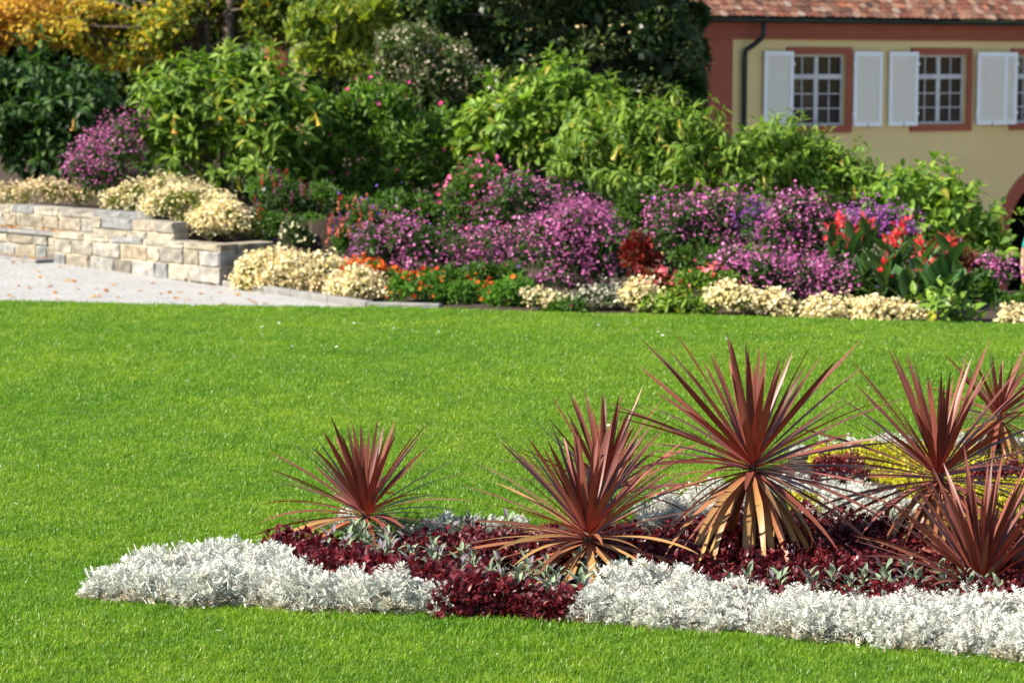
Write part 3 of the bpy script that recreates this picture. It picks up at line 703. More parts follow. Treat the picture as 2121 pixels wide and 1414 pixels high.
big_leaf_shrub('angels_trumpet', 'lime green shrub with narrow hanging leaves above the magenta asters', 'shrub', 33.8,
    [(1290, 300, 95, 65), (1400, 310, 95, 70), (1500, 340, 85, 70), (1230, 340, 65, 50), (1350, 370, 110, 55), (1480, 390, 90, 50), (1330, 260, 50, 30), (1580, 320, 55, 50)], 380, .23, .062, GB, 14, droop=1.0, inner=1100, tpl='hang', parts=230, flowers=5, fcol=YF)
big_leaf_shrub('angels_trumpet', 'bright green leafy shrub below the shuttered window', 'shrub', 34.6,
    [(1620, 320, 80, 55), (1580, 360, 80, 60), (1690, 370, 75, 55), (1770, 400, 60, 45), (1650, 410, 110, 50), (1600, 290, 50, 30), (1740, 385, 65, 45), (1820, 425, 55, 38), (1700, 340, 50, 35)], 380, .2, .075, GB, 15, droop=.6, inner=900, parts=150, flowers=2, fcol=YF)
big_leaf_shrub('angels_trumpet', 'bright green leafy shrub leaning towards the red brick-coloured arch', 'shrub', 31.6,
    [(1870, 420, 75, 50), (1950, 430, 70, 50), (2000, 480, 55, 45), (1900, 480, 80, 45), (2060, 510, 35, 25)], 170, .24, .105, GB, 16, droop=.65, inner=500, parts=150)
fine_shrub('leafy_shrub', 'dense mid green shrub between the angels trumpet shrubs', 'shrub', 37.4,
    [(760, 250, 110, 80), (860, 300, 95, 80), (720, 340, 100, 80), (850, 380, 105, 70), (930, 350, 60, 70), (640, 370, 80, 80), (680, 250, 60, 60), (780, 420, 110, 50)], 5200, .13, .055, [(.085, .165, .02), (.12, .22, .027), (.16, .27, .033), (.06, .12, .018)], 21, inner=1400, blooms=90, bsize=.07, bpal=[(.62, .03, .16), (.7, .08, .28)], stem=4, r0=.03)
fine_shrub('yellow_shrub', 'yellow-green shrub with upright glowing leaves beside the palace wing', 'shrub', 42.0,
    [(700, 60, 85, 75), (780, 40, 60, 60), (660, 130, 60, 50), (740, 140, 90, 55), (640, 60, 35, 50)], 2400, .17, .085, [(.17, .22, .03), (.23, .27, .03), (.12, .18, .025), (.08, .14, .02), (.30, .30, .03)], 22, up=1.3, inner=600, stem=4, r0=.03, tpl='ovate')
fine_shrub('flowering_shrub', 'tall open shrub dotted with small cream flower heads', 'shrub', 39.5,
    [(850, 100, 70, 55), (930, 135, 70, 50), (980, 180, 60, 45), (880, 180, 80, 55), (820, 150, 50, 50), (1010, 210, 35, 30)], 3600, .09, .035, [(.07, .12, .03), (.10, .15, .04), (.13, .12, .05), (.05, .08, .02)], 23, inner=700, blooms=750, bsize=.042, bpal=[(.52, .46, .32), (.38, .30, .20), (.6, .55, .4), (.3, .22, .14)], stem=4, r0=.03)
# trees
def tree(name, label, Y, base, trunks, lobes, n, L, Wd, pal, seed, mat='leaf', low=-.9, group=None, colfn=None, inner=0, tpl='diamond', shell=.35, rough=2):
    rng = np.random.default_rng(seed); LW = lobes_world(lobes, Y, rough); B = np.array([base, Y, h1(base, Y)])
    root = empty(name, B, label, 'tree', group)
    for t in trunks:
        pts = [np.array([t[0][0] - B[0], t[0][1] - B[1], B[2] * 0 - .1])] + [np.array(p) - B for p in t[1:-1]]
        MB().tube(pts, list(np.linspace(t[-1], t[-1] * .35, len(pts))), 9).build('trunk', M['bark'], root, smooth=True)
    lm = MB()
    for c, r in LW:
        p0 = np.array([0, 0, max(.8, (c[2] - B[2]) * .8)]); p3 = c - B + np.array([0, r[1] * .3, 0])
        lm.tube([p0, (p0 + p3) / 2 + np.array([0, 0, .25]), p3], [.04, .03, .012], 5)
        for k in range(5):
            e = c + rand_dir(rng, 1)[0] * r * .8 - B; lm.tube([p3, (p3 + e) / 2 + np.array([0, 0, .1]), e], [.022, .014, .006], 4)
    lm.build('limbs', M['bark'], root, smooth=True)
    P, O = shell_points(rng, LW, n, shell, low)
    # leaves gather in sprays
    spr = (np.sin(P[:, 0] * 3.1 + seed) * np.cos(P[:, 2] * 3.7 + seed * 1.7) + np.sin(P[:, 1] * 2.9 + P[:, 2] * 2.1) + .5 * rng.standard_normal(n)) > -.55
    P, O = P[spr], O[spr]; k = len(P)
    D = unit(O * .5 + rand_dir(rng, k) + np.array([0, 0, -.25])); N = unit(O * .5 + rand_dir(rng, k) * .8 + np.array([0, 0, .7]))
    C = colfn(rng, P) if colfn else pick(rng, pal, k)
    arr = [cloud_arrays(P - B, D, N, L * (.6 + .8 * rng.random(k)), Wd * (.7 + .6 * rng.random(k)), C, tpl)]
    if inner: arr.append(inner_fill(rng, LW, B, inner, L * 2.2, pal[:1]))
    v, f, c = join(*arr); link('crown', pymesh('crown', v, f, c), root, M[mat], 'stuff')
    return root
def maple_col(rng, P):
    x = (P[:, 0] / P[:, 1]) * FPX + CXP; t = np.clip((x - 120 + 110 * np.sin(P[:, 2] * 2.3) + 90 * rng.standard_normal(len(P))) / 480, 0, 1)[:, None]
    a = pick(rng, [(.52, .29, .05), (.56, .36, .07), (.44, .22, .04), (.58, .42, .06)], len(P)); b_ = pick(rng, [(.60, .46, .03), (.30, .32, .03), (.12, .20, .02), (.16, .24, .025)], len(P))
    d = pick(rng, [(.08, .13, .02), (.14, .19, .02), (.06, .10, .015)], len(P))
    w = np.where(t < .5, a * (1 - 2 * t) + b_ * 2 * t, b_ * (2 - 2 * t) + d * (2 * t - 1)); return w
ym = 45.0
tk = lambda pts, r: [at(*p, ym + (p[2] if len(p) > 2 else 0)) if False else at(p[0], p[1], ym) for p in pts] + [r]
tree('maple_tree', 'golden yellow maple with several slim brown trunks behind the shrubs', ym, at(410, 300, ym)[0],
     [tk([(420, 330), (408, 200), (392, 110), (375, 0), (350, -150)], .17), tk([(432, 330), (430, 180), (428, 60), (440, -120)], .09), tk([(462, 330), (470, 150), (474, 50), (482, -40), (500, -200)], .16)],
     [(60, 40, 130, 75), (190, 60, 110, 70), (300, 80, 105, 75), (-60, 70, 80, 70), (100, -60, 120, 60, 2.2), (390, 30, 90, 70, .2), (480, 10, 90, 70, .8), (350, 50, 70, 50, -.6), (320, -80, 130, 70, 2.2), (560, 60, 75, 65), (600, -10, 80, 70), (520, -100, 120, 70, 2.2), (250, 120, 70, 35), (330, 140, 60, 28)],
     30000, .12, .10, [(.3, .2, .03)], 31, 'yellowleaf', colfn=maple_col, inner=0, shell=.2)
dk = [(.026, .055, .014), (.04, .08, .018), (.065, .11, .024), (.10, .135, .03), (.14, .17, .04)]  # lightest greens put sunlit sprays into the leaf colour
tree('evergreen_tree', 'tall dark glossy evergreen tree standing beside the ochre house', 43.0, at(1150, 300, 43)[0],
     [[at(1150, 400, 43), at(1150, 150, 43), at(1150, -200, 43), at(1150, -500, 43), .25]],
     [(960, 40, 120, 100), (1100, 110, 130, 100), (1250, 60, 130, 110), (1380, 90, 85, 120), (1330, 200, 100, 70), (1060, -80, 160, 120), (1250, -120, 170, 130), (1180, 210, 100, 50), (1400, 190, 50, 60), (900, -20, 70, 80), (1150, -300, 200, 160), (1010, 160, 60, 50), (1300, 140, 110, 90, 1.6), (1380, 40, 90, 80, 1.6), (1400, 220, 60, 60, 1.0), (1100, 330, 120, 110, .5), (1300, 340, 130, 110, .5), (1200, 450, 150, 90), (1400, 320, 70, 100, .8), (1435, 130, 40, 90, 2.2), (1430, 230, 40, 70, 2.0), (960, 400, 120, 90)],
     66000, .12, .048, dk, 32, 'leaf_gloss', inner=16000, shell=.45)
for i, (px, Y, r) in enumerate([(-220, 57, 210), (60, 59, 230), (330, 58, 210), (850, 58, 190), (1050, 60, 210), (1300, 62, 210)]):
    tree('background_tree', 'deep green tree in the shady grove behind the maple and shrubs', Y, at(px, 300, Y)[0], [[at(px, 400, Y), at(px, 150, Y), at(px, -200, Y), .2]],
         [(px, 60, r, 170), (px - 60, 260, r * .9, 130), (px + 70, -120, r, 180), (px + 50, 330, r, 100)], 9000, .26, .15, dk, 40 + i, 'leaf', group='grove behind the maple', inner=6000)
for i, (x, y) in enumerate([(24, 46), (30, 40), (27, 52)]):
    src = (20 + i * 5, y); px = (x / y) * FPX + CXP
    tree('autumn_tree', 'golden autumn tree across the courtyard, mirrored in the window panes', y, x, [[np.array([x, y, -2]), np.array([x, y, 1.5]), np.array([x, y, 5]), .2]],
         [(px, 60, 330, 250), (px - 200, 150, 240, 160), (px + 200, -50, 260, 240)], 4500, .26, .2, [(.5, .34, .05), (.25, .24, .04), (.09, .14, .03)], 60 + i, 'yellowleaf', group='autumn trees across the courtyard', inner=1500)

fine_shrub('cherry_laurel', 'dark laurel thicket on the bank under the evergreen tree', 'shrub', 40.0,
    [(1000, 470, 90, 110), (1120, 480, 90, 120), (1240, 470, 95, 130), (1350, 470, 90, 130), (1430, 440, 60, 110), (1300, 590, 110, 70), (1420, 580, 80, 80), (1150, 590, 110, 60)], 7000, .15, .065, [(.035, .075, .018), (.05, .095, .02), (.025, .055, .014)], 25, mat='leaf_gloss', inner=4500, stem=4, r0=.03, rough=3)
# purple asters
AG = [(.05, .10, .025), (.075, .13, .03), (.04, .08, .02)]
AP = [(.45, .10, .29), (.54, .15, .37), (.36, .07, .23), (.62, .26, .46), (.28, .06, .16)]
AV = [(.20, .05, .26), (.28, .08, .34), (.14, .04, .2)]
GA = 'purple asters in the long border'
def aster(label, Y, lobes, n, blooms, seed, pal=AP, bs=.055): 
    return fine_shrub('aster', label, 'aster', Y, lobes, n, .07, .02, AG, seed, GA, blooms=blooms * 1.7, bsize=bs * .62, bpal=pal, inner=int(n * .25), stem=3, r0=.012, shell=.45, up=.8, btop=-.30, bmin=.74, reach=.10, rough=7)
aster('magenta aster bush on the terrace between dark shrub and angels trumpet', 36.2, [(210, 340, 65, 70), (255, 320, 50, 70), (180, 370, 45, 45), (285, 270, 28, 30), (235, 380, 60, 35)], 2200, 1500, 71)
aster('long low magenta aster drift beside the orange marigolds', 30.6, [(850, 505, 55, 45), (920, 510, 75, 45), (1000, 515, 70, 42), (1080, 520, 65, 45), (880, 550, 60, 40), (960, 550, 60, 35), (820, 490, 35, 32)], 2600, 1900, 72)
aster('tallest magenta aster bush at the end of the long drift', 30.2, [(1200, 485, 75, 65), (1240, 515, 60, 65), (1160, 530, 85, 65), (1190, 570, 80, 50), (1250, 560, 50, 50), (1130, 500, 55, 50)], 3000, 2200, 73)
aster('pink-purple aster bush mingled with small pink flowers, above the long drift', 32.4, [(1070, 410, 60, 38), (1130, 425, 55, 42), (1160, 450, 50, 40), (1030, 440, 45, 40)], 1700, 480, 74)
aster('faded dusky purple aster clump beside the red salvia spikes', 30.8, [(770, 520, 40, 45), (800, 545, 35, 40), (755, 550, 28, 30)], 900, 420, 75, [(.30, .10, .22), (.36, .14, .28), (.22, .07, .16)])
aster('loose purple aster bush under the lime green hanging leaves', 31.0, [(1400, 460, 65, 50), (1380, 510, 55, 60), (1470, 450, 65, 45), (1530, 440, 45, 40), (1480, 510, 80, 55)], 2600, 900, 76)
aster('low spreading purple aster in front, behind the cream mounds', 28.9, [(1560, 575, 80, 45), (1640, 590, 80, 48), (1720, 595, 65, 42), (1600, 615, 75, 32), (1510, 560, 40, 30), (1770, 600, 40, 35)], 2600, 1900, 77)
aster('purple aster bush beside the red cannas', 30.0, [(1650, 455, 55, 45), (1700, 490, 60, 50), (1620, 500, 50, 50), (1690, 540, 60, 40)], 1800, 1000, 78)
aster('deep violet aster clump in the shade between two asters', 30.6, [(1575, 480, 45, 50), (1600, 530, 40, 45)], 900, 520, 79, AV)
aster('arching violet aster behind the red cannas', 30.4, [(1800, 470, 55, 38), (1860, 485, 50, 40), (1760, 490, 40, 35)], 1200, 900, 80, [(.34, .09, .34), (.26, .06, .30), (.42, .14, .4)])
aster('small purple aster clump beside the passing person', 29.8, [(2040, 582, 34, 26), (2072, 575, 28, 28)], 700, 300, 81)
aster('magenta aster bush beyond the passing person', 30.4, [(2260, 560, 60, 50), (2340, 570, 60, 45)], 1300, 900, 82)
# mixed flowers
fine_shrub('pink_sage', 'green bush sprinkled with small rose pink flowers among the asters', 'shrub', 33.2, [(960, 410, 60, 55), (1020, 440, 70, 55), (930, 460, 60, 45), (1000, 480, 80, 35), (1000, 370, 60, 35)], 2600, .075, .035, [(.07, .15, .02), (.10, .2, .025), (.05, .1, .016)], 91, blooms=260, bsize=.06, bpal=[(.7, .06, .2), (.75, .14, .3), (.6, .1, .3)], inner=600, stem=3, r0=.015)
fine_shrub('red_salvia', 'red salvia spikes in the shade behind the sandstone wall', 'salvia', 34.0, [(600, 430, 60, 50), (660, 460, 60, 50), (560, 460, 45, 40), (630, 490, 70, 35)], 1900, .08, .03, [(.035, .07, .016), (.05, .09, .02)], 92, blooms=40, bsize=.04, bpal=[(.38, .03, .02), (.5, .06, .03), (.2, .04, .1)], spikes=True, inner=500, r0=.012)
fine_shrub('red_salvia', 'salvia clump with orange-red and violet spikes beside the faded aster', 'salvia', 31.4, [(745, 470, 45, 40), (720, 510, 35, 40), (775, 480, 35, 35)], 1300, .07, .03, [(.05, .11, .02), (.07, .14, .025)], 93, blooms=42, bsize=.036, bpal=[(.42, .09, .05), (.46, .12, .08), (.40, .08, .05), (.14, .05, .26)], spikes=True, inner=300, r0=.012)
fine_shrub('white_flower_clump', 'small clump of creamy white flowers behind the low wall', 'flowers', 32.9, [(612, 485, 26, 30), (600, 500, 22, 20), (630, 495, 18, 24)], 420, .06, .025, [(.05, .09, .02), (.07, .12, .03)], 94, blooms=110, bsize=.05, bpal=[(.72, .66, .42), (.6, .56, .36)], inner=80, r0=.01)
CG = [(.19, .21, .04), (.24, .25, .06), (.13, .16, .03)]
CB = [(.77, .67, .37), (.82, .74, .50), (.75, .60, .36), (.60, .52, .22)]
GC = 'cream flowered edging mounds'
CREAM_K = 2.1
def cream(label, Y, lobes, n, blooms, seed, bp=CB, fg=CG):
    return fine_shrub('cream_flower_mound', label, 'flowers', Y, lobes, n, .05, .022, fg, seed, GC, blooms=blooms * CREAM_K, bsize=.039, bpal=bp, inner=int(n * .2), stem=2, r0=.008, shell=.6, btop=-.5, low=-.7, bmin=.93)
cream('low cream flower mound on the terrace at the foot of the dark shrub', 36.4, [(80, 405, 50, 24), (130, 407, 35, 26), (20, 410, 40, 22), (170, 415, 26, 16)], 700, 560, 101, [(.7, .55, .3), (.62, .48, .26), (.74, .62, .4)])
cream('rounded cream flower mound below the magenta aster on the terrace', 34.8, [(250, 420, 36, 24), (290, 410, 42, 32), (335, 406, 42, 30), (385, 404, 45, 26), (420, 414, 36, 24)], 1200, 1050, 102)
cream('cream flower mound sprawling over the stepped top of the wall', 33.4, [(345, 428, 40, 30), (385, 434, 42, 36), (425, 444, 44, 38), (400, 465, 40, 26), (455, 440, 36, 26), (325, 438, 26, 18)], 1500, 1350, 103)
cream('cream flower mound at the corner of the wall top', 32.9, [(440, 465, 38, 32), (475, 460, 40, 36), (505, 470, 32, 28), (415, 474, 34, 24), (525, 482, 16, 14)], 1200, 1150, 104)
cream('wide cream flower mound between the low wall and the angled kerb', 31.2, [(550, 570, 68, 40), (610, 570, 70, 44), (670, 580, 62, 42), (710, 592, 50, 34), (590, 590, 80, 28), (650, 600, 70, 28), (520, 585, 36, 26)], 2400, 2600, 105)
cream('cream flower mound at the kerb corner beside the marigolds', 29.7, [(745, 602, 45, 30), (778, 612, 34, 22), (715, 608, 40, 24)], 800, 820, 106)
cream('small cream and yellow flower tuft beside the marigolds', 28.5, [(1118, 625, 26, 18), (1150, 630, 24, 15)], 300, 130, 107)
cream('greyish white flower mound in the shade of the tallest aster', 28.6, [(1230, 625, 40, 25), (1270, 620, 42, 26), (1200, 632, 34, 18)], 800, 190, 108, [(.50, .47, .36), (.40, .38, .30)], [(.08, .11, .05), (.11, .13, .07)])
cream('bright cream flower tuft between the grey mound and the begonias', 28.3, [(1325, 620, 30, 26), (1345, 632, 28, 20)], 420, 380, 109)
cream('cream flower mound beside the leafy green patch', 27.9, [(1500, 620, 34, 22), (1545, 630, 42, 24), (1595, 640, 40, 22), (1630, 648, 24, 14)], 1000, 820, 110)
cream('bright cream flower mound below the spreading purple aster', 27.6, [(1710, 652, 38, 22), (1750, 645, 38, 24)], 750, 760, 111)
cream('cream flower mound at the foot of the red cannas', 27.3, [(1810, 650, 35, 22), (1850, 655, 34, 20), (1885, 658, 28, 16)], 750, 720, 112)
cream('small cream flower tuft at the edge of the lawn past the cannas', 26.9, [(2105, 662, 26, 14), (2150, 664, 30, 16)], 350, 300, 113)
cream('cream flower mound edging the lawn beyond the passing person', 26.5, [(2230, 668, 36, 18), (2300, 670, 40, 20), (2370, 676, 36, 18)], 600, 600, 114)
OR = [(.70, .10, .015), (.75, .16, .02), (.6, .06, .015)]
fine_shrub('marigold', 'bright green marigold bush dotted with orange flowers along the kerb', 'marigold', 29.3, [(880, 600, 60, 34), (940, 610, 60, 32), (840, 605, 40, 32), (990, 615, 45, 26)], 2200, .06, .025, [(.08, .19, .02), (.11, .24, .025), (.06, .14, .018)], 121, 'orange marigolds along the kerb', blooms=190, bsize=.05, bpal=OR, inner=400, r0=.01)
fine_shrub('marigold', 'small marigold clump massed with orange heads beside the cream mound', 'marigold', 30.2, [(755, 563, 36, 20), (800, 575, 34, 20)], 600, .055, .022, [(.09, .19, .02), (.12, .22, .03)], 122, 'orange marigolds along the kerb', blooms=170, bsize=.05, bpal=OR, inner=100, r0=.01)
fine_shrub('marigold', 'fresh green marigold clump almost without flowers below the tallest aster', 'marigold', 29.0, [(1070, 605, 45, 36), (1030, 618, 36, 24), (1095, 615, 30, 26)], 1300, .06, .025, [(.09, .22, .025), (.12, .26, .03)], 123, 'orange marigolds along the kerb', blooms=26, bsize=.045, bpal=OR, inner=200, r0=.01)
fine_shrub('coleus', 'dark red coleus clump between two asters', 'coleus', 29.6, [(1325, 525, 26, 34), (1310, 545, 22, 26), (1345, 550, 22, 24)], 900, .09, .04, [(.14, .016, .012), (.2, .025, .015), (.10, .05, .02)], 124, mat='maroon', inner=150, r0=.01)
fine_shrub('begonia', 'red-leaved begonia clump with coral pink flowers', 'begonia', 28.7, [(1355, 590, 34, 24), (1400, 600, 32, 22)], 800, .08, .05, [(.16, .03, .015), (.2, .05, .02), (.1, .10, .02)], 125, mat='maroon', blooms=60, bsize=.07, bpal=[(.8, .14, .16), (.8, .22, .25)], inner=120, r0=.01)
fine_shrub('begonia', 'green begonia clump dotted with coral flowers beside the spreading aster', 'begonia', 28.6, [(1450, 585, 42, 22), (1500, 585, 36, 20)], 800, .07, .04, [(.10, .2, .025), (.14, .24, .03)], 126, blooms=60, bsize=.06, bpal=[(.75, .10, .08), (.8, .2, .22)], inner=120, r0=.01)
big_leaf_shrub('primrose', 'low clump of soft green leaves at the edge of the lawn', 'plant', 28.0, [(1400, 632, 44, 22), (1450, 638, 30, 18), (1380, 640, 24, 14)], 70, .11, .05, G1, 127, droop=.3, parts=60, inner=100, stem=0, per=6)
fine_shrub('orange_grass', 'loose clump of fine red-brown flower stems behind the cannas', 'plant', 29.9, [(1960, 540, 45, 50), (1990, 560, 40, 40)], 900, .09, .02, [(.2, .07, .03), (.26, .10, .04), (.1, .12, .03)], 128, blooms=120, bsize=.03, bpal=[(.5, .12, .06), (.6, .1, .08)], inner=100, up=1.2, r0=.01)
fine_shrub('low_groundcover_clump', 'low dark green clump on the border edge beside the passing person', 'plant', 28.6, [(2070, 630, 45, 22), (2130, 625, 45, 24), (2020, 640, 30, 14)], 1200, .06, .03, [(.06, .14, .018), (.09, .19, .02)], 129, inner=200, r0=.01)
big_leaf_shrub('plantain_lily', 'low clump of broad glossy leaves below the cannas', 'plant', 27.2, [(1960, 655, 40, 16), (2000, 660, 24, 10), (1925, 660, 22, 10)], 26, .22, .11, G1, 130, droop=.25, parts=60, stem=0, per=5, mat='leaf_gloss')

FG = [(.05, .11, .018), (.075, .15, .022), (.10, .18, .026)]
for i, (lab, Y, lb, nn) in enumerate([
    ('shaded green leafy perennial behind the red salvia', 34.8, [(560, 400, 60, 45), (650, 430, 70, 50), (720, 440, 50, 45)], 1500),
    ('green leafy perennial behind the long aster drift', 32.2, [(800, 440, 60, 40), (860, 450, 60, 40), (900, 480, 60, 35)], 1500),
    ('green leafy perennial under the long aster drift', 29.9, [(900, 585, 50, 26), (980, 580, 55, 30), (1050, 580, 50, 30)], 1200),
    ('dark green leafy perennial between the tallest aster and the loose aster', 31.6, [(1300, 460, 40, 60), (1310, 520, 35, 50), (1340, 430, 45, 40)], 1500),
    ('dark green leafy perennial behind the spreading aster', 30.2, [(1450, 550, 60, 35), (1540, 540, 60, 35), (1680, 560, 60, 35)], 1500),
    ('dark green leafy perennial at the feet of the cannas', 28.9, [(1780, 610, 55, 32), (1860, 620, 60, 30), (1960, 615, 60, 32), (2030, 600, 40, 30)], 1700),
    ('dark green leafy perennial behind the cannas beneath the leaning shrub', 31.0, [(1990, 540, 60, 35), (1900, 530, 60, 35), (2050, 550, 35, 22)], 1400),
    ('dark green leafy perennial on the bank behind the terrace aster', 37.5, [(240, 390, 60, 40), (300, 345, 60, 55), (330, 400, 70, 35), (430, 400, 80, 40), (520, 410, 60, 40)], 1600),
    ('dark green leafy perennial in the border beyond the passing person', 28.9, [(2230, 625, 60, 30), (2330, 625, 60, 32), (2420, 630, 50, 28)], 1400),
    ('dark green leafy perennial between the low wall and the red salvia', 33.5, [(560, 480, 40, 35), (650, 485, 50, 38), (690, 505, 40, 30)], 1200),
    ('low green edging plant between the grey mound and the lawn', 28.3, [(1180, 640, 40, 12), (1400, 652, 40, 10), (1670, 655, 30, 12)], 700)]):
    fine_shrub('leafy_perennial', lab, 'plant', Y, lb, nn, .085, .035, FG, 140 + i, inner=nn // 4, stem=3, r0=.012, blooms=12, bsize=.04, bpal=[(.5, .05, .15), (.2, .08, .45)])

# red cannas: stem, each leaf, each flower head
rngc = np.random.default_rng(7)
CL = [(.045, .11, .03), (.06, .14, .035), (.09, .17, .045), (.04, .09, .03)]
cV = []; 
canna_me = []
for ci, c in enumerate(CL):
    n = 7; V = []; Fc = []
    for i in range(n + 1):
        t = i / n; w = .5 * (math.sin(math.pi * min(1, t * .93 + .04)) ** .8) * (1 if t < 1 else .02); z = .02 - .16 * t ** 2.4
        V += [(t, -w, z + .10 * w), (t, 0, z), (t, w, z + .10 * w)]
    for i in range(n):
        k = 3 * i; Fc += [(k, k + 3, k + 4, k + 1), (k + 1, k + 4, k + 5, k + 2)]
    me = pymesh('leaf', np.array(V), Fc, np.tile(c, (len(V), 1)), True); me.materials.append(M['leaf_gloss']); canna_me.append(me)
cfl = []
for k in range(3):
    n = 30; P = rngc.normal(0, .048, (n, 3)); P[:, 2] *= 1.4
    v, f, c = cloud_arrays(P, unit(P + np.array([0, 0, .04]) + .05 * rngc.standard_normal((n, 3))), rand_dir(rngc, n), .075, .06, pick(rngc, [(.72, .06, .06), (.78, .11, .11), (.66, .04, .045)], n), 'ovate')
    me = pymesh('flower', v, f, c); me.materials.append(M['petal']); cfl.append(me)
for i, (px, py, Y, fl) in enumerate([(1745, 455, 29.6, 1), (1795, 470, 29.5, 1), (1760, 485, 29.2, 1), (1850, 490, 29.2, 1), (1845, 505, 29.0, 1), (1865, 478, 29.5, 1), (1910, 508, 29.0, 1), (1915, 555, 28.2, 1), (1965, 512, 29.1, 1), (1828, 548, 28.6, 1), (1725, 480, 29.4, 1), (1950, 580, 28.0, 0), (1880, 575, 28.0, 0), (1990, 590, 28.4, 0), (1790, 540, 28.8, 0), (1930, 600, 27.7, 0)]):
    tp = at(px, py, Y); B = np.array([tp[0], Y, h1(tp[0], Y)])
    root = empty('canna', B, 'canna plant with broad dark leaves and a coral red flower head' if fl else 'canna plant with broad dark leaves and no flower', 'canna', 'flowering cannas' if fl else 'leafy cannas without flowers')
    H = tp[2] - B[2]
    MB().tube([(0, 0, -.03), (.01, 0, H * .6), (0, 0, H)], [.014, .011, .006], 6).build('stem', M['stem'], root)
    for k in range(10):
        a = k * 2.5 + rngc.uniform(0, 1.0); z = H * (.06 + .07 * k); el = math.radians(rngc.uniform(48, 78))
        o = link('leaf', canna_me[rngc.integers(4)], root); l = rngc.uniform(.32, .48)
        o.location = (0, 0, z); o.rotation_euler = (rngc.uniform(-.4, .4), -el, a); o.scale = (l, l * rngc.uniform(.26, .36), l)
    if fl:
        o = link('flower', cfl[i % 3], root); o.location = (0, 0, H); o.rotation_euler = (0, 0, i); o.scale = (.85, .85, 1)

# ------------------------------------------------------------------ the star bed: cordylines
def cordyline(label, px, by, H, n, L, wmax, seed, emin=-20, skirt=0.2, tan0=.55, upright=1.0, arch=1.0):
    rng = np.random.default_rng(seed); g = ground(px, by); root = empty('cordyline', g, label, 'cordyline', 'red cordylines in the star-shaped bed')
    MB().tube([(0, 0, -.04), (.004, 0, H * .5), (0, 0, H + .06)], [.04, .032, .022], 8).build('trunk', M['bark'], root, smooth=True)
    for i in range(n):
        t = (i + .5) / n; az = i * 2.39996 + rng.normal(0, .22)
        e0 = 87 - (87 - emin) * (t ** (.80 * upright)) + rng.normal(0, 5)
        old = t > 1 - skirt
        ln = L * (.60 + .42 * min(1, t * 4.5)) * rng.uniform(.86, 1.08) * (.92 if old else 1)
        bend = math.radians((5 + 38 * t ** 1.4) * arch * rng.uniform(.3, 1.8) + (rng.uniform(20, 60) if old else 0))
        w = wmax * rng.uniform(.8, 1.12); th = math.radians(e0); ns = 10
        p = np.array([math.cos(az), math.sin(az), 0]) * (.012 + .018 * t); p = p + np.array([0, 0, H + .05 - .13 * t * (1 if H > .15 else .5)])
        roll = rng.normal(0, .5); kink = rng.uniform(.5, .9) if (old and rng.random() < .35) else None
        V = []; C = []
        inner = np.array([.32, .07, .05]); mid = np.array([.165, .050, .034]) * rng.uniform(.6, 1.35); tan = np.array([.36, .205, .07]) * rng.uniform(.75, 1.15); br = np.array([.25, .095, .04])
        k_old = float(sst(np.array(t + rng.normal(0, .09)), tan0, tan0 + .30)); main = mid * (1 - k_old) + (tan if rng.random() < .75 else br) * k_old
        side_az = az + roll * .2
        for s in range(ns + 1):
            q = s / ns; prof = min(1, .42 + 1.9 * q) * max(0.02, 1 - q ** 2.2) ** .75; ww = w * prof
            d = np.array([math.cos(th) * math.cos(az), math.cos(th) * math.sin(az), math.sin(th)])
            S = np.array([-math.sin(az), math.cos(az), 0]); Nn = np.cross(d, S); Nn = Nn if True else -Nn
            Sr = S * math.cos(roll * q + .1) + Nn * math.sin(roll * q); Nr = np.cross(d, Sr)
            up = Nr if Nr[2] > 0 else -Nr
            ch = .28 * (1 - .6 * q)
            V += [p - Sr * ww / 2 + up * ch * ww * .5, p.copy(), p + Sr * ww / 2 + up * ch * ww * .5]
            base = inner * (1 - .6 * t) + main * .6 * t; f = min(1, q * 2.6); c = base * (1 - f) + main * f
            if q > .9 and k_old > .3: c = c * .7
            C += [c * .92, c * 1.08, c * .92]
            step = ln / ns; p = p + d * step; th -= bend / ns * (.4 + 1.2 * q)
            if kink and abs(q - kink) < .06: th -= math.radians(35)
        V = np.array(V)
        lowz = V[:, 2] < .05; V[lowz, 2] = .05 + (V[lowz, 2] - .05) * .12
        F = []
        for s in range(ns):
            k = 3 * s; F += [(k, k + 3, k + 4, k + 1), (k + 1, k + 4, k + 5, k + 2)]
        link('leaf', pymesh('leaf', V, F, np.array(C), True), root, M['cordy'])
    return root
cordyline('small red cordyline on a short stem beside grey sage, clear of the others', 757, 1120, .15, 82, .69, .042, 1, -16, .10, .68, .98, 1.0)
cordyline('cordyline with a golden drooping skirt standing behind the maroon edging', 1217, 1197, .24, 130, .76, .045, 2, -42, .24, .26, .96, 1.0)
cordyline('pinkish cordyline half hidden behind the golden-skirted one', 1250, 1100, .27, 56, .66, .040, 3, 10, .05, .9, 1.1, .6)
cordyline('tallest cordyline, upright red leaves over a long hanging tan skirt', 1556, 1165, .56, 150, .90, .048, 4, -60, .27, .52, 1.05, .9)
cordyline('tall red cordyline with golden lower leaves in front of the yellow patch', 1940, 1140, .45, 130, .86, .045, 5, -50, .24, .54, 1.05, .9)
cordyline('farthest cordyline, small, with a tan skirt beyond the yellow patch', 2066, 965, .36, 92, .58, .036, 6, -58, .30, .52, 1.0, .8)
cordyline('stemless spiky red cordyline right behind the silver edging', 2030, 1230, .04, 115, .74, .041, 8, 6, .06, .84, 1.05, .8)

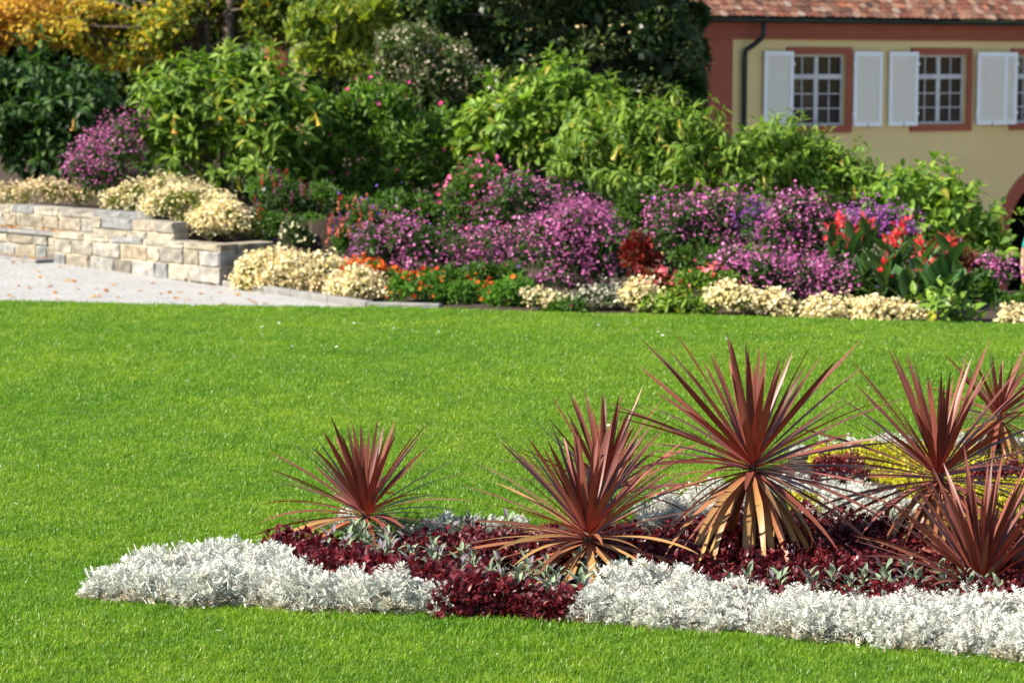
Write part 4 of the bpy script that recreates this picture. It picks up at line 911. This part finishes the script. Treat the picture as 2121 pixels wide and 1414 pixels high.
# ------------------------------------------------------------------ bedding plants
def plant_mesh(rng, n, R, Hh, L, Wd, pal, tpl, up=.6, nj=.5, dead=None, shell=.35):
    d = rand_dir(rng, n); d[:, 2] = np.abs(d[:, 2]); r = shell + (1 - shell) * rng.random((n, 1)) ** .6
    P = d * r * np.array([R, R, Hh]); P[:, 2] = np.maximum(P[:, 2], .005)
    D = unit(d * np.array([1, 1, .6]) + np.array([0, 0, up]) + nj * rng.standard_normal((n, 3))); N = unit(np.array([0, 0, 1.]) + .5 * d + .5 * rng.standard_normal((n, 3)))
    N = N - (N * D).sum(1, keepdims=True) * D
    C = pick(rng, pal, n, .10)
    if dead is not None:
        k = (P[:, 2] < Hh * .3) & (rng.random(n) < .6); C[k] = pick(rng, dead, k.sum(), .15)
    P = P - D * (L * .5); P[:, 2] = np.maximum(P[:, 2], .004)
    return cloud_arrays(P, D, N, L * (.65 + .6 * rng.random(n)), Wd * (.7 + .6 * rng.random(n)), C, tpl)
SIL = [(.58, .585, .52), (.67, .665, .60), (.47, .495, .45), (.63, .615, .52)]
MAR = [(.085, .010, .014), (.12, .014, .018), (.17, .018, .02), (.06, .008, .012)]
SAG = [(.20, .26, .16), (.25, .31, .20), (.16, .20, .14), (.20, .17, .19)]
YEL = [(.50, .43, .025), (.57, .49, .035), (.42, .38, .025), (.36, .36, .03)]
rngb = np.random.default_rng(77)
DM = []; RM = []; YM = []
for k in range(6):
    v, f, c = plant_mesh(rngb, 290, .14, .185, .058, .052, SIL, 'dusty', .55, .65, [(.45, .38, .26), (.38, .33, .25)])
    me = pymesh('foliage', v, f, c); me.materials.append(M['silver']); DM.append(me)
for k in range(5):
    v, f, c = plant_mesh(rngb, 150, .11, .17, .042, .026, MAR, 'ovate', .5, .6)
    me = pymesh('foliage', v, f, c); me.materials.append(M['maroon']); RM.append(me)
for k in range(4):
    v, f, c = plant_mesh(rngb, 210, .10, .085, .032, .02, YEL, 'diamond', .5, .6)
    me = pymesh('foliage', v, f, c); me.materials.append(M['leaf']); YM.append(me)
SL = []
for c in SAG:
    tv, tf = TPL['ovate']; me = pymesh('leaf', tv, tf, np.tile(c, (len(tv), 1))); me.materials.append(M['silver']); SL.append(me)
tv, tf = TPL['dusty']
DL = []
for c in SIL[:2]:
    me = pymesh('leaf', tv, tf, np.tile(c, (len(tv), 1))); me.materials.append(M['silver']); DL.append(me)
STM = MB().tube([(0, 0, -.02), (.005, 0, .06), (0, .004, .12)], [.008, .006, .003], 5).mesh('stem'); STM.materials.append(M['stem'])
TAKEN = []
NEAR = [((757, 1120), 'the small cordyline'), ((1217, 1197), 'the golden-skirted cordyline'), ((1250, 1100), 'the half-hidden pinkish cordyline'), ((1556, 1165), 'the tallest cordyline'),
        ((1940, 1140), 'the tall golden-leaved cordyline'), ((2066, 965), 'the farthest cordyline'), ((2030, 1230), 'the stemless cordyline')]
NEAR = [(ground(*p)[:2], t) for p, t in NEAR]
def near(label, q):
    d = [float(np.hypot(*(q - p))) for p, t in NEAR]; k = int(np.argmin(d))
    return label + (', right beside ' if d[k] < .28 else ', nearest to ') + NEAR[k][1]
def sow(poly_px, spacing, clear=None):
    poly = gpoly(poly_px); lo, hi = poly.min(0), poly.max(0); out = []
    area = (hi - lo).prod(); tries = int(area / spacing ** 2 * 14) + 60
    C = lo + rngb.random((tries, 2)) * (hi - lo); C = C[inpoly(C, poly)]
    for q in C:
        if all((q[0] - a) ** 2 + (q[1] - b_) ** 2 > ((spacing + s_) / 2) ** 2 for a, b_, s_ in TAKEN):
            TAKEN.append((q[0], q[1], spacing)); out.append(q)
    return out
def dusty(poly, label, group, sp=.15, leaves=6, sc=1.0):
    for q in sow(poly, sp):
        r = empty('dusty_miller', (q[0], q[1], .004), near(label, q), 'dusty miller', group, rngb.uniform(0, 6.28)); s_ = sc * rngb.uniform(.74, 1.28)
        o = link('foliage', DM[rngb.integers(6)], r, kind='stuff'); o.scale = (s_, s_, s_ * rngb.uniform(.85, 1.15)); o.rotation_euler = (rngb.normal(0, .1), rngb.normal(0, .1), 0)
        link('stem', STM, r)
        for k in range(leaves):
            a = rngb.uniform(0, 6.28); rr = rngb.uniform(.0, .10) * s_
            l = link('leaf', DL[rngb.integers(2)], r); l.location = (rr * math.cos(a), rr * math.sin(a), s_ * math.sqrt(max(.1, 1 - (rr / .15 / s_) ** 2)) * .19 - .035)
            l.rotation_euler = (rngb.uniform(-.4, .4), -math.radians(rngb.uniform(10, 75)), a); l.scale = (.07, .06, .07)
def maroon(poly, label, group, sp=.115, sc=1.0):
    for q in sow(poly, sp):
        r = empty('bloodleaf', (q[0], q[1], .004), near(label, q), 'bedding plant', group, rngb.uniform(0, 6.28)); s_ = sc * rngb.uniform(.85, 1.2)
        o = link('foliage', RM[rngb.integers(5)], r, kind='stuff'); o.scale = (s_, s_, s_ * rngb.uniform(.8, 1.1)); link('stem', STM, r)
def sage(poly, label, group, sp=.14, nl=16):
    for q in sow(poly, sp):
        r = empty('sage', (q[0], q[1], .004), near(label, q), 'sage', group, rngb.uniform(0, 6.28)); link('stem', STM, r)
        for k in range(nl):
            a = k * 2.4 + rngb.uniform(-.3, .3); t = k / nl; l = link('leaf', SL[rngb.integers(4)], r); s_ = rngb.uniform(.05, .082)
            rr = rngb.uniform(.0, .06) * (1 - t * .6)
            l.location = (rr * math.cos(a), rr * math.sin(a), .04 + .10 * t); l.rotation_euler = (rngb.uniform(-.3, .3), -math.radians(rngb.uniform(5, 35) + 45 * t), a); l.scale = (s_, s_ * .42, s_)
def yellow(poly, label, group, sp=.10):
    for q in sow(poly, sp):
        r = empty('golden_bedding_plant', (q[0], q[1], .004), near(label, q), 'bedding plant', group, rngb.uniform(0, 6.28)); s_ = rngb.uniform(.9, 1.25)
        o = link('foliage', YM[rngb.integers(4)], r, kind='stuff'); o.scale = (s_, s_, s_ * rngb.uniform(.8, 1.2)); link('stem', STM, r)
dusty([(190, 1243), (430, 1256), (700, 1268), (893, 1277), (893, 1262), (760, 1250), (640, 1235), (565, 1190), (450, 1176), (330, 1198), (230, 1226)], 'silver dusty miller at the pointed tip of the bed', 'silver edging at the bed tip', .118, 6, .93)
dusty([(1205, 1294), (1450, 1310), (1800, 1340), (2200, 1375), (2320, 1366), (2370, 1250), (2320, 1250), (2290, 1300), (2200, 1312), (1980, 1290), (1800, 1288), (1600, 1278), (1470, 1272), (1400, 1235), (1330, 1245), (1200, 1276)], 'silver dusty miller in the long edging', 'silver edging past the maroon gap', .118, 6, .92)
dusty([(690, 1102), (720, 1096), (725, 1120), (690, 1122)], 'lone silver dusty miller', None, .6, 5, .6)
dusty([(860, 1116), (1060, 1110), (1090, 1096), (870, 1100)], 'silver dusty miller behind the sage', 'silver plants on the far edge', .13, 3, .5)
sage([(665, 1165), (800, 1190), (815, 1160), (870, 1140), (1060, 1130), (1080, 1116), (870, 1120), (700, 1135)], 'grey-green sage in the patch farthest from the silver edgings', 'sage around the small cordyline')
sage([(845, 1185), (930, 1225), (960, 1215), (1050, 1255), (1180, 1270), (1330, 1255), (1330, 1225), (1230, 1210), (1100, 1200), (1000, 1195), (900, 1170)], 'grey-green sage in the middle patch', 'sage under the golden-skirted cordyline')
sage([(1480, 1252), (1700, 1254), (2000, 1262), (2080, 1262), (2080, 1228), (1960, 1222), (1900, 1214), (1830, 1228), (1700, 1232), (1500, 1236)], 'grey-green sage behind the long silver edging', 'sage behind the long silver edging')
maroon([(905, 1280), (1195, 1292), (1240, 1250), (1100, 1255), (960, 1235), (900, 1215), (700, 1175), (600, 1150), (545, 1165), (650, 1218), (760, 1238), (893, 1255)], 'maroon bedding plant in the silver edging gap', 'maroon plants in the edging gap', .105, 1.15)
maroon([(810, 1195), (900, 1225), (960, 1205), (1100, 1195), (1260, 1205), (1330, 1180), (1330, 1130), (1080, 1135), (880, 1150), (820, 1165)], 'maroon bedding plant between the two sage patches', 'maroon plants between sage patches')
maroon([(1250, 1255), (1400, 1235), (1480, 1265), (1700, 1275), (2290, 1295), (2340, 1220), (2340, 1120), (1900, 1130), (1700, 1105), (1500, 1105), (1400, 1120), (1340, 1150), (1260, 1190)], 'maroon bedding plant in the broad carpet', 'maroon carpet under the tall cordylines', .118)
maroon([(1690, 1003), (1790, 1000), (1780, 968), (1700, 975)], 'maroon bedding plant beside the yellow patch', 'maroon plants among the yellow', .11, .8)
maroon([(2030, 1010), (2110, 1015), (2100, 985), (2020, 985)], 'maroon bedding plant beside the yellow patch', 'maroon plants among the yellow', .11, .8)
yellow([(1600, 1075), (1690, 1068), (1680, 1040), (1600, 1048)], 'golden bedding plant in a small patch among silver', 'small golden patch')
yellow([(1680, 985), (1830, 1000), (1900, 1030), (1930, 1085), (2300, 1115), (2300, 960), (1950, 945), (1800, 935), (1710, 945)], 'golden yellow bedding plant in the broad patch', 'broad golden patch', .115)
dusty([(1335, 1062), (1325, 1100), (1500, 1103), (1560, 1095), (1800, 1110), (1900, 1100), (1870, 1060), (1780, 1020), (1700, 1012), (1560, 1025), (1480, 1018), (1400, 1035)], 'silver dusty miller between maroon carpet and yellow patch', 'silver drift behind the tall cordylines', .13, 2, .52)
dusty([(1640, 955), (1700, 938), (2300, 925), (2300, 915), (1690, 928)], 'silver dusty miller behind the yellow patch', 'silver plants behind the yellow patch', .13, 2, .45)

# ------------------------------------------------------------------ lawn grass
def tuft(seed, n=16, R=.05, hh=.042):
    rng = np.random.default_rng(seed); V = []; F = []; C = []
    pal = np.array([(.140, .275, .018), (.165, .31, .022), (.20, .335, .032), (.105, .225, .014), (.25, .35, .05)])
    for i in range(n):
        a, r = rng.uniform(0, 6.28), R * math.sqrt(rng.random()); b0 = np.array([r * math.cos(a), r * math.sin(a), -.004])
        az = rng.uniform(0, 6.28); h = hh * rng.uniform(.6, 1.3); ln = rng.uniform(.1, .9) * h; w = rng.uniform(.0016, .0030)
        d = np.array([math.cos(az), math.sin(az), 0]); S = np.array([-d[1], d[0], 0]); k = len(V)
        m_ = b0 + d * ln * .35 + np.array([0, 0, h * .6]); t = b0 + d * ln + np.array([0, 0, h * rng.uniform(.75, 1.0)])
        V += [b0 - S * w, b0 + S * w, m_ - S * w * .9, m_ + S * w * .9, t]; F += [(k, k + 1, k + 3), (k, k + 3, k + 2), (k + 2, k + 3, k + 4)]
        C += [pal[rng.integers(len(pal))] * rng.uniform(.85, 1.15)] * 5
    me = pymesh('grass_tuft', np.array(V), F, np.array(C)); me.materials.append(M['leaf_grass']); return me
tcol = bpy.data.collections.new('grass_tufts')
for k in range(6): tcol.objects.link(bpy.data.objects.new('grass_tuft', tuft(200 + k)))
rngg = np.random.default_rng(9)
def grass_pts(y0, y1, dens):
    xm = .2118 * y1 + 3.0; n = int((y1 - y0) * 2 * xm * dens); P = np.c_[rngg.uniform(-xm, xm, n), rngg.uniform(y0, y1, n)]
    P = P[np.abs(P[:, 0]) < .2118 * P[:, 1] + 2.9]; P = P[~inpoly(P, BED)]
    ye = np.where(P[:, 0] > K0[0], edge_y(P[:, 0]), L0[1] + sl_ * (P[:, 0] - L0[0])); return P[P[:, 1] < ye - .01 + rngg.normal(0, .02, len(P))]
GP = [grass_pts(10.2, 13, 1500), grass_pts(13, 16, 1300), grass_pts(16, 20, 1000), grass_pts(20, 29.6, 700)]
SCL = np.concatenate([np.full(len(p), s_) for p, s_ in zip(GP, (.88, .92, 1.0, 1.15))]); GPa = np.vstack(GP); ng = len(GPa)
me = bpy.data.meshes.new('lawn_grass'); me.from_pydata(np.c_[GPa, np.zeros(ng)], [], [])
a = me.attributes.new('rot', 'FLOAT_VECTOR', 'POINT'); a.data.foreach_set('vector', np.c_[rngg.normal(0, .12, ng), rngg.normal(0, .12, ng), rngg.uniform(0, 6.28, ng)].astype(np.float32).ravel())
patch = 1 + .10 * np.sin(GPa[:, 0] * 1.7 + GPa[:, 1] * .6) + .08 * np.sin(GPa[:, 0] * .7 - GPa[:, 1] * 1.9)
a = me.attributes.new('scl', 'FLOAT', 'POINT'); a.data.foreach_set('value', (SCL * rngg.uniform(.75, 1.25, ng) * patch).astype(np.float32))
go = tag(link('lawn_grass', me), 'short bright green mown grass covering the lawn', 'grass', kind='stuff')
ng_ = bpy.data.node_groups.new('grass_scatter', 'GeometryNodeTree')
ng_.interface.new_socket('Geometry', in_out='INPUT', socket_type='NodeSocketGeometry'); ng_.interface.new_socket('Geometry', in_out='OUTPUT', socket_type='NodeSocketGeometry')
gi = ng_.nodes.new('NodeGroupInput'); go_ = ng_.nodes.new('NodeGroupOutput'); ip = ng_.nodes.new('GeometryNodeInstanceOnPoints'); ci = ng_.nodes.new('GeometryNodeCollectionInfo')
ci.inputs['Collection'].default_value = tcol; ci.inputs['Separate Children'].default_value = True; ci.inputs['Reset Children'].default_value = True
ip.inputs['Pick Instance'].default_value = True
na = ng_.nodes.new('GeometryNodeInputNamedAttribute'); na.data_type = 'FLOAT_VECTOR'; na.inputs[0].default_value = 'rot'
nb = ng_.nodes.new('GeometryNodeInputNamedAttribute'); nb.data_type = 'FLOAT'; nb.inputs[0].default_value = 'scl'
ng_.links.new(gi.outputs[0], ip.inputs['Points']); ng_.links.new(ci.outputs[0], ip.inputs['Instance'])
ng_.links.new(na.outputs[0], ip.inputs['Rotation']); ng_.links.new(nb.outputs[0], ip.inputs['Scale']); ng_.links.new(ip.outputs[0], go_.inputs[0])
md = go.modifiers.new('scatter', 'NODES'); md.node_group = ng_

# daisies in the grass
dv, df = [], []
V = [(0, 0, .052)]; F = []; C = [(.8, .6, .05)]
for k in range(6): a_ = k * math.pi / 3; V.append((.006 * math.cos(a_), .006 * math.sin(a_), .05)); C.append((.8, .6, .05))
for k in range(6): F.append((0, 1 + k, 1 + (k + 1) % 6))
for k in range(10):
    a_ = k * math.pi / 5; c_, s_ = math.cos(a_), math.sin(a_); i = len(V)
    V += [(.005 * c_, .005 * s_, .049), (.012 * c_ - .004 * s_, .012 * s_ + .004 * c_, .05), (.019 * c_, .019 * s_, .052), (.012 * c_ + .004 * s_, .012 * s_ - .004 * c_, .05)]; C += [(.82, .82, .8)] * 4; F += [(i, i + 3, i + 2, i + 1)]
i = len(V); V += [(.001, 0, -.01), (-.001, .001, -.01), (-.001, -.001, -.01), (.001, 0, .049), (-.001, .001, .049), (-.001, -.001, .049)]; C += [(.1, .2, .02)] * 6; F += [(i, i + 1, i + 4, i + 3), (i + 1, i + 2, i + 5, i + 4), (i + 2, i, i + 3, i + 5)]
DAI = pymesh('daisy', np.array(V), F, np.array(C)); DAI.materials.append(M['petal'])
for (px, py) in [(545, 680), (541, 694), (575, 672), (730, 672), (756, 680), (800, 678), (812, 683), (672, 718), (700, 719), (603, 720), (385, 790), (1185, 692), (1205, 676), (1240, 675), (1305, 672), (1310, 684), (1330, 668), (1363, 690), (1372, 697), (1773, 708), (1793, 806), (1262, 886), (451, 1309), (28, 1047), (1320, 683), (1500, 705), (905, 690)]:
    g = ground(px, py, .03); o = link('daisy', DAI); o.location = (g[0], g[1], 0); o.rotation_euler = (rngb.uniform(.1, .5), rngb.uniform(-.3, .3), rngb.uniform(0, 6)); o.scale = (rngb.uniform(.8, 1.2),) * 3
    tag(o, 'small white daisy open in the mown lawn', 'daisy', 'daisies in the lawn')
# fallen leaves on gravel and ledges
FLM = []
for c in [(.55, .24, .05), (.45, .16, .04), (.6, .36, .1)]:
    tv, tf = TPL['ovate']; v = tv.copy(); v[:, 1] *= 1.5; v[:, 2] *= 1.2; me = pymesh('fallen_leaf', v, tf, np.tile(c, (len(v), 1))); me.materials.append(M['yellowleaf']); FLM.append(me)
def litter(x, y, z, label, group):
    o = link('fallen_leaf', FLM[rngb.integers(3)]); o.location = (x, y, z + .012); s_ = rngb.uniform(.05, .085); o.scale = (s_, s_, s_); o.rotation_euler = (rngb.uniform(-.3, .3), rngb.uniform(-.25, .1), rngb.uniform(0, 6.28)); tag(o, label, 'leaf', group)
k = 0
while k < 46:
    px, py = rngb.uniform(0, 560), rngb.uniform(548, 632); g = ground(px, py, .02); u, v = uv_wall(g[0], g[1])
    if v > -.12 or py > 622 + px * .02 or (px > 430 and py < 545 + (px - 350) * .3): continue
    litter(g[0], g[1], GRAVEL_Z(g[0], g[1]), 'orange fallen leaf lying on the pale gravel', 'fallen leaves on the gravel'); k += 1
for k in range(48):
    p = wpt(rngb.uniform(3.9, 7.0), rngb.uniform(.2, .4)); litter(p[0], p[1], .52, 'orange fallen leaf on the slab ledge below the terrace wall', 'fallen leaves on the ledge')
for k in range(40):
    p = wpt(rngb.uniform(3.9, 7.0), rngb.uniform(-.22, .08)); litter(p[0], p[1], .155, 'orange fallen leaf on the lowest stone step', 'fallen leaves on the lowest step')

# white butterflies above the border
def butterfly(p, label, rz, flap, s=.045):
    r = empty('butterfly', p, label, 'butterfly', None, rz)
    MB().tube([(-.3 * s, 0, 0), (0, 0, .02 * s), (.35 * s, 0, 0)], [.03 * s, .07 * s, .04 * s], 5).build('body', M['dark'], r)
    for sd in (-1, 1):
        V = [(0, 0, 0), (.45, .35, 0), (.42, .95, 0), (.05, .9, 0), (-.1, .45, 0), (-.35, .55, 0), (-.42, .2, 0), (-.2, 0, 0)]
        ca, sa = math.cos(flap), math.sin(flap); V = [(x * s, sd * y * s * ca, y * s * sa) for x, y, z in V]
        link('wing', pymesh('wing', np.array(V), [tuple(range(8))], np.tile((.8, .8, .77), (8, 1))), r, M['petal'])
butterfly(at(1030, 220, 35.9), 'white butterfly hovering over the flat-topped bright green shrub', 1.2, .3, .09)
butterfly(at(546, 396, 33.6), 'white butterfly before the dark red salvia', .3, 1.2, .06)

# ------------------------------------------------------------------ people half hidden by the planting
def mat_c(name, c, r=.7): return mat_plain(name, c, tuple(v * .85 for v in c), 12, r)
M['skin'] = mat_c('skin', (.46, .25, .16), .5); M['hair'] = mat_c('brown_hair', (.06, .035, .02), .6)
def skin_obj(name, verts, edges, radii, mat, parent, sub=2, rootv=0):
    me = bpy.data.meshes.new(name); me.from_pydata(verts, edges, []); o = link(name, me, parent, mat)
    md = o.modifiers.new('skin', 'SKIN'); md.use_smooth_shade = True
    for i, r in enumerate(radii): d = me.skin_vertices[0].data[i]; d.radius = (r if isinstance(r, tuple) else (r, r)); d.use_root = (i == rootv)
    s_ = o.modifiers.new('sub', 'SUBSURF'); s_.levels = s_.render_levels = sub; return o
def person(loc, rz, label, shirt, trousers, H=1.7):
    r = empty('person', loc, label, 'person', None, rz); k = H / 1.7
    def P(*a): return tuple(v * k for v in a)
    V = [P(0, 0, .92), P(0, .01, 1.12), P(0, 0, 1.34), P(0, 0, 1.46), P(0, -.02, 1.54), P(0, -.03, 1.64)]; Rr = [(.15, .11), (.13, .10), (.15, .11), .055, .07, .085]; E = [(0, 1), (1, 2), (2, 3), (3, 4), (4, 5)]
    for s_ in (-1, 1):
        b = len(V); V += [P(s_ * .17, 0, 1.38), P(s_ * .24, .03, 1.12), P(s_ * .27, -.09, .88), P(s_ * .275, -.13, .79)]; Rr += [.055, .042, .032, (.036, .022)]; E += [(2, b), (b, b + 1), (b + 1, b + 2), (b + 2, b + 3)]
        b = len(V); V += [P(s_ * .09, -.0, .86), P(s_ * .10, -.06 * s_, .48), P(s_ * .10, .05 * -s_, .08), P(s_ * .11, .05 * -s_ - .14, .035)]; Rr += [.09, .06, .04, .035]; E += [(0, b), (b, b + 1), (b + 1, b + 2), (b + 2, b + 3)]
    body = skin_obj('body', V, E, [tuple(q * k for q in x) if isinstance(x, tuple) else x * k for x in Rr], M['skin'], r)
    for s_ in (-1, 1):
        hx, hy, hz = .275 * s_, -.135, .785
        fv = [P(hx, hy, hz)]; fe = []; fr = [.02 * k]
        for j in range(4):
            x = hx - .004 * s_; y = hy + (j - 1.5) * .021; b = len(fv); ln = (.075, .085, .08, .062)[j]
            fv += [P(x, y, hz - .04), P(x, y - .006, hz - .04 - ln * .55), P(x - .012 * s_, y - .008, hz - .04 - ln)]; fe += [(0, b), (b, b + 1), (b + 1, b + 2)]; fr += [.0095 * k, .009 * k, .008 * k]
        b = len(fv); fv += [P(hx - .01 * s_, hy - .045, hz - .01), P(hx - .02 * s_, hy - .06, hz - .05)]; fe += [(0, b), (b, b + 1)]; fr += [.011 * k, .009 * k]
        skin_obj('hand', fv, fe, fr, M['skin'], r, 1)
    sv = [P(0, 0, .88), P(0, .01, 1.12), P(0, 0, 1.34), P(0, 0, 1.45)]; se = [(0, 1), (1, 2), (2, 3)]; sr = [(.165 * k, .125 * k), (.145 * k, .115 * k), (.165 * k, .125 * k), .07 * k]
    for s_ in (-1, 1):
        b = len(sv); sv += [P(s_ * .17, 0, 1.385), P(s_ * .225, .02, 1.17)]; se += [(2, b), (b, b + 1)]; sr += [.07 * k, .058 * k]
    skin_obj('shirt', sv, se, sr, shirt, r)
    tv_ = [P(0, 0, .94)]; te = []; tr = [(.16 * k, .12 * k)]
    for s_ in (-1, 1):
        b = len(tv_); tv_ += [P(s_ * .09, 0, .84), P(s_ * .10, -.06 * s_, .48), P(s_ * .10, .05 * -s_, .10)]; te += [(0, b), (b, b + 1), (b + 1, b + 2)]; tr += [.105 * k, .078 * k, .062 * k]
    skin_obj('trousers', tv_, te, tr, trousers, r)
    skin_obj('hair', [P(0, .035, 1.60), P(0, .0, 1.67), P(0, -.03, 1.70)], [(0, 1), (1, 2)], [.085 * k, .09 * k, .06 * k], M['hair'], r)
    fm = MB(); fm.tube([P(0, -.108, 1.62), P(0, -.135, 1.585)], [.008 * k, .016 * k], 6); fm.build('nose', M['skin'], r, smooth=True)
    for s_ in (-1, 1): MB().tube([P(s_ * .032, -.098, 1.622), P(s_ * .032, -.108, 1.622)], [.013 * k, .006 * k], 8).build('eye', M['dark'], r); MB().tube([P(s_ * .082, -.02, 1.59), P(s_ * .092, -.005, 1.62), P(s_ * .084, .0, 1.64)], [.012 * k, .018 * k, .01 * k], 6).build('ear', M['skin'], r, smooth=True)
    MB().tube([P(-.025, -.104, 1.555), P(0, -.11, 1.552), P(.025, -.104, 1.555)], [.005 * k, .008 * k, .005 * k], 5).build('mouth', mat_c('lips', (.35, .12, .1)), r)
    return r
pa = at(2151, 600, 37.0); person((pa[0], 37.0, h1(pa[0], 37.0)), .0, 'person in a teal top walking past the border, arm hanging', mat_c('teal_cotton', (.02, .28, .24)), mat_c('pale_cotton', (.5, .48, .42)))
pb = at(318, 200, 43.0); person((pb[0], 43.0, h1(pb[0], 43.0)), .6, 'person in a grey checked shirt standing in the shade behind the shrubs', mat_c('grey_cotton', (.18, .18, .22)), mat_c('dark_denim', (.04, .045, .07)))
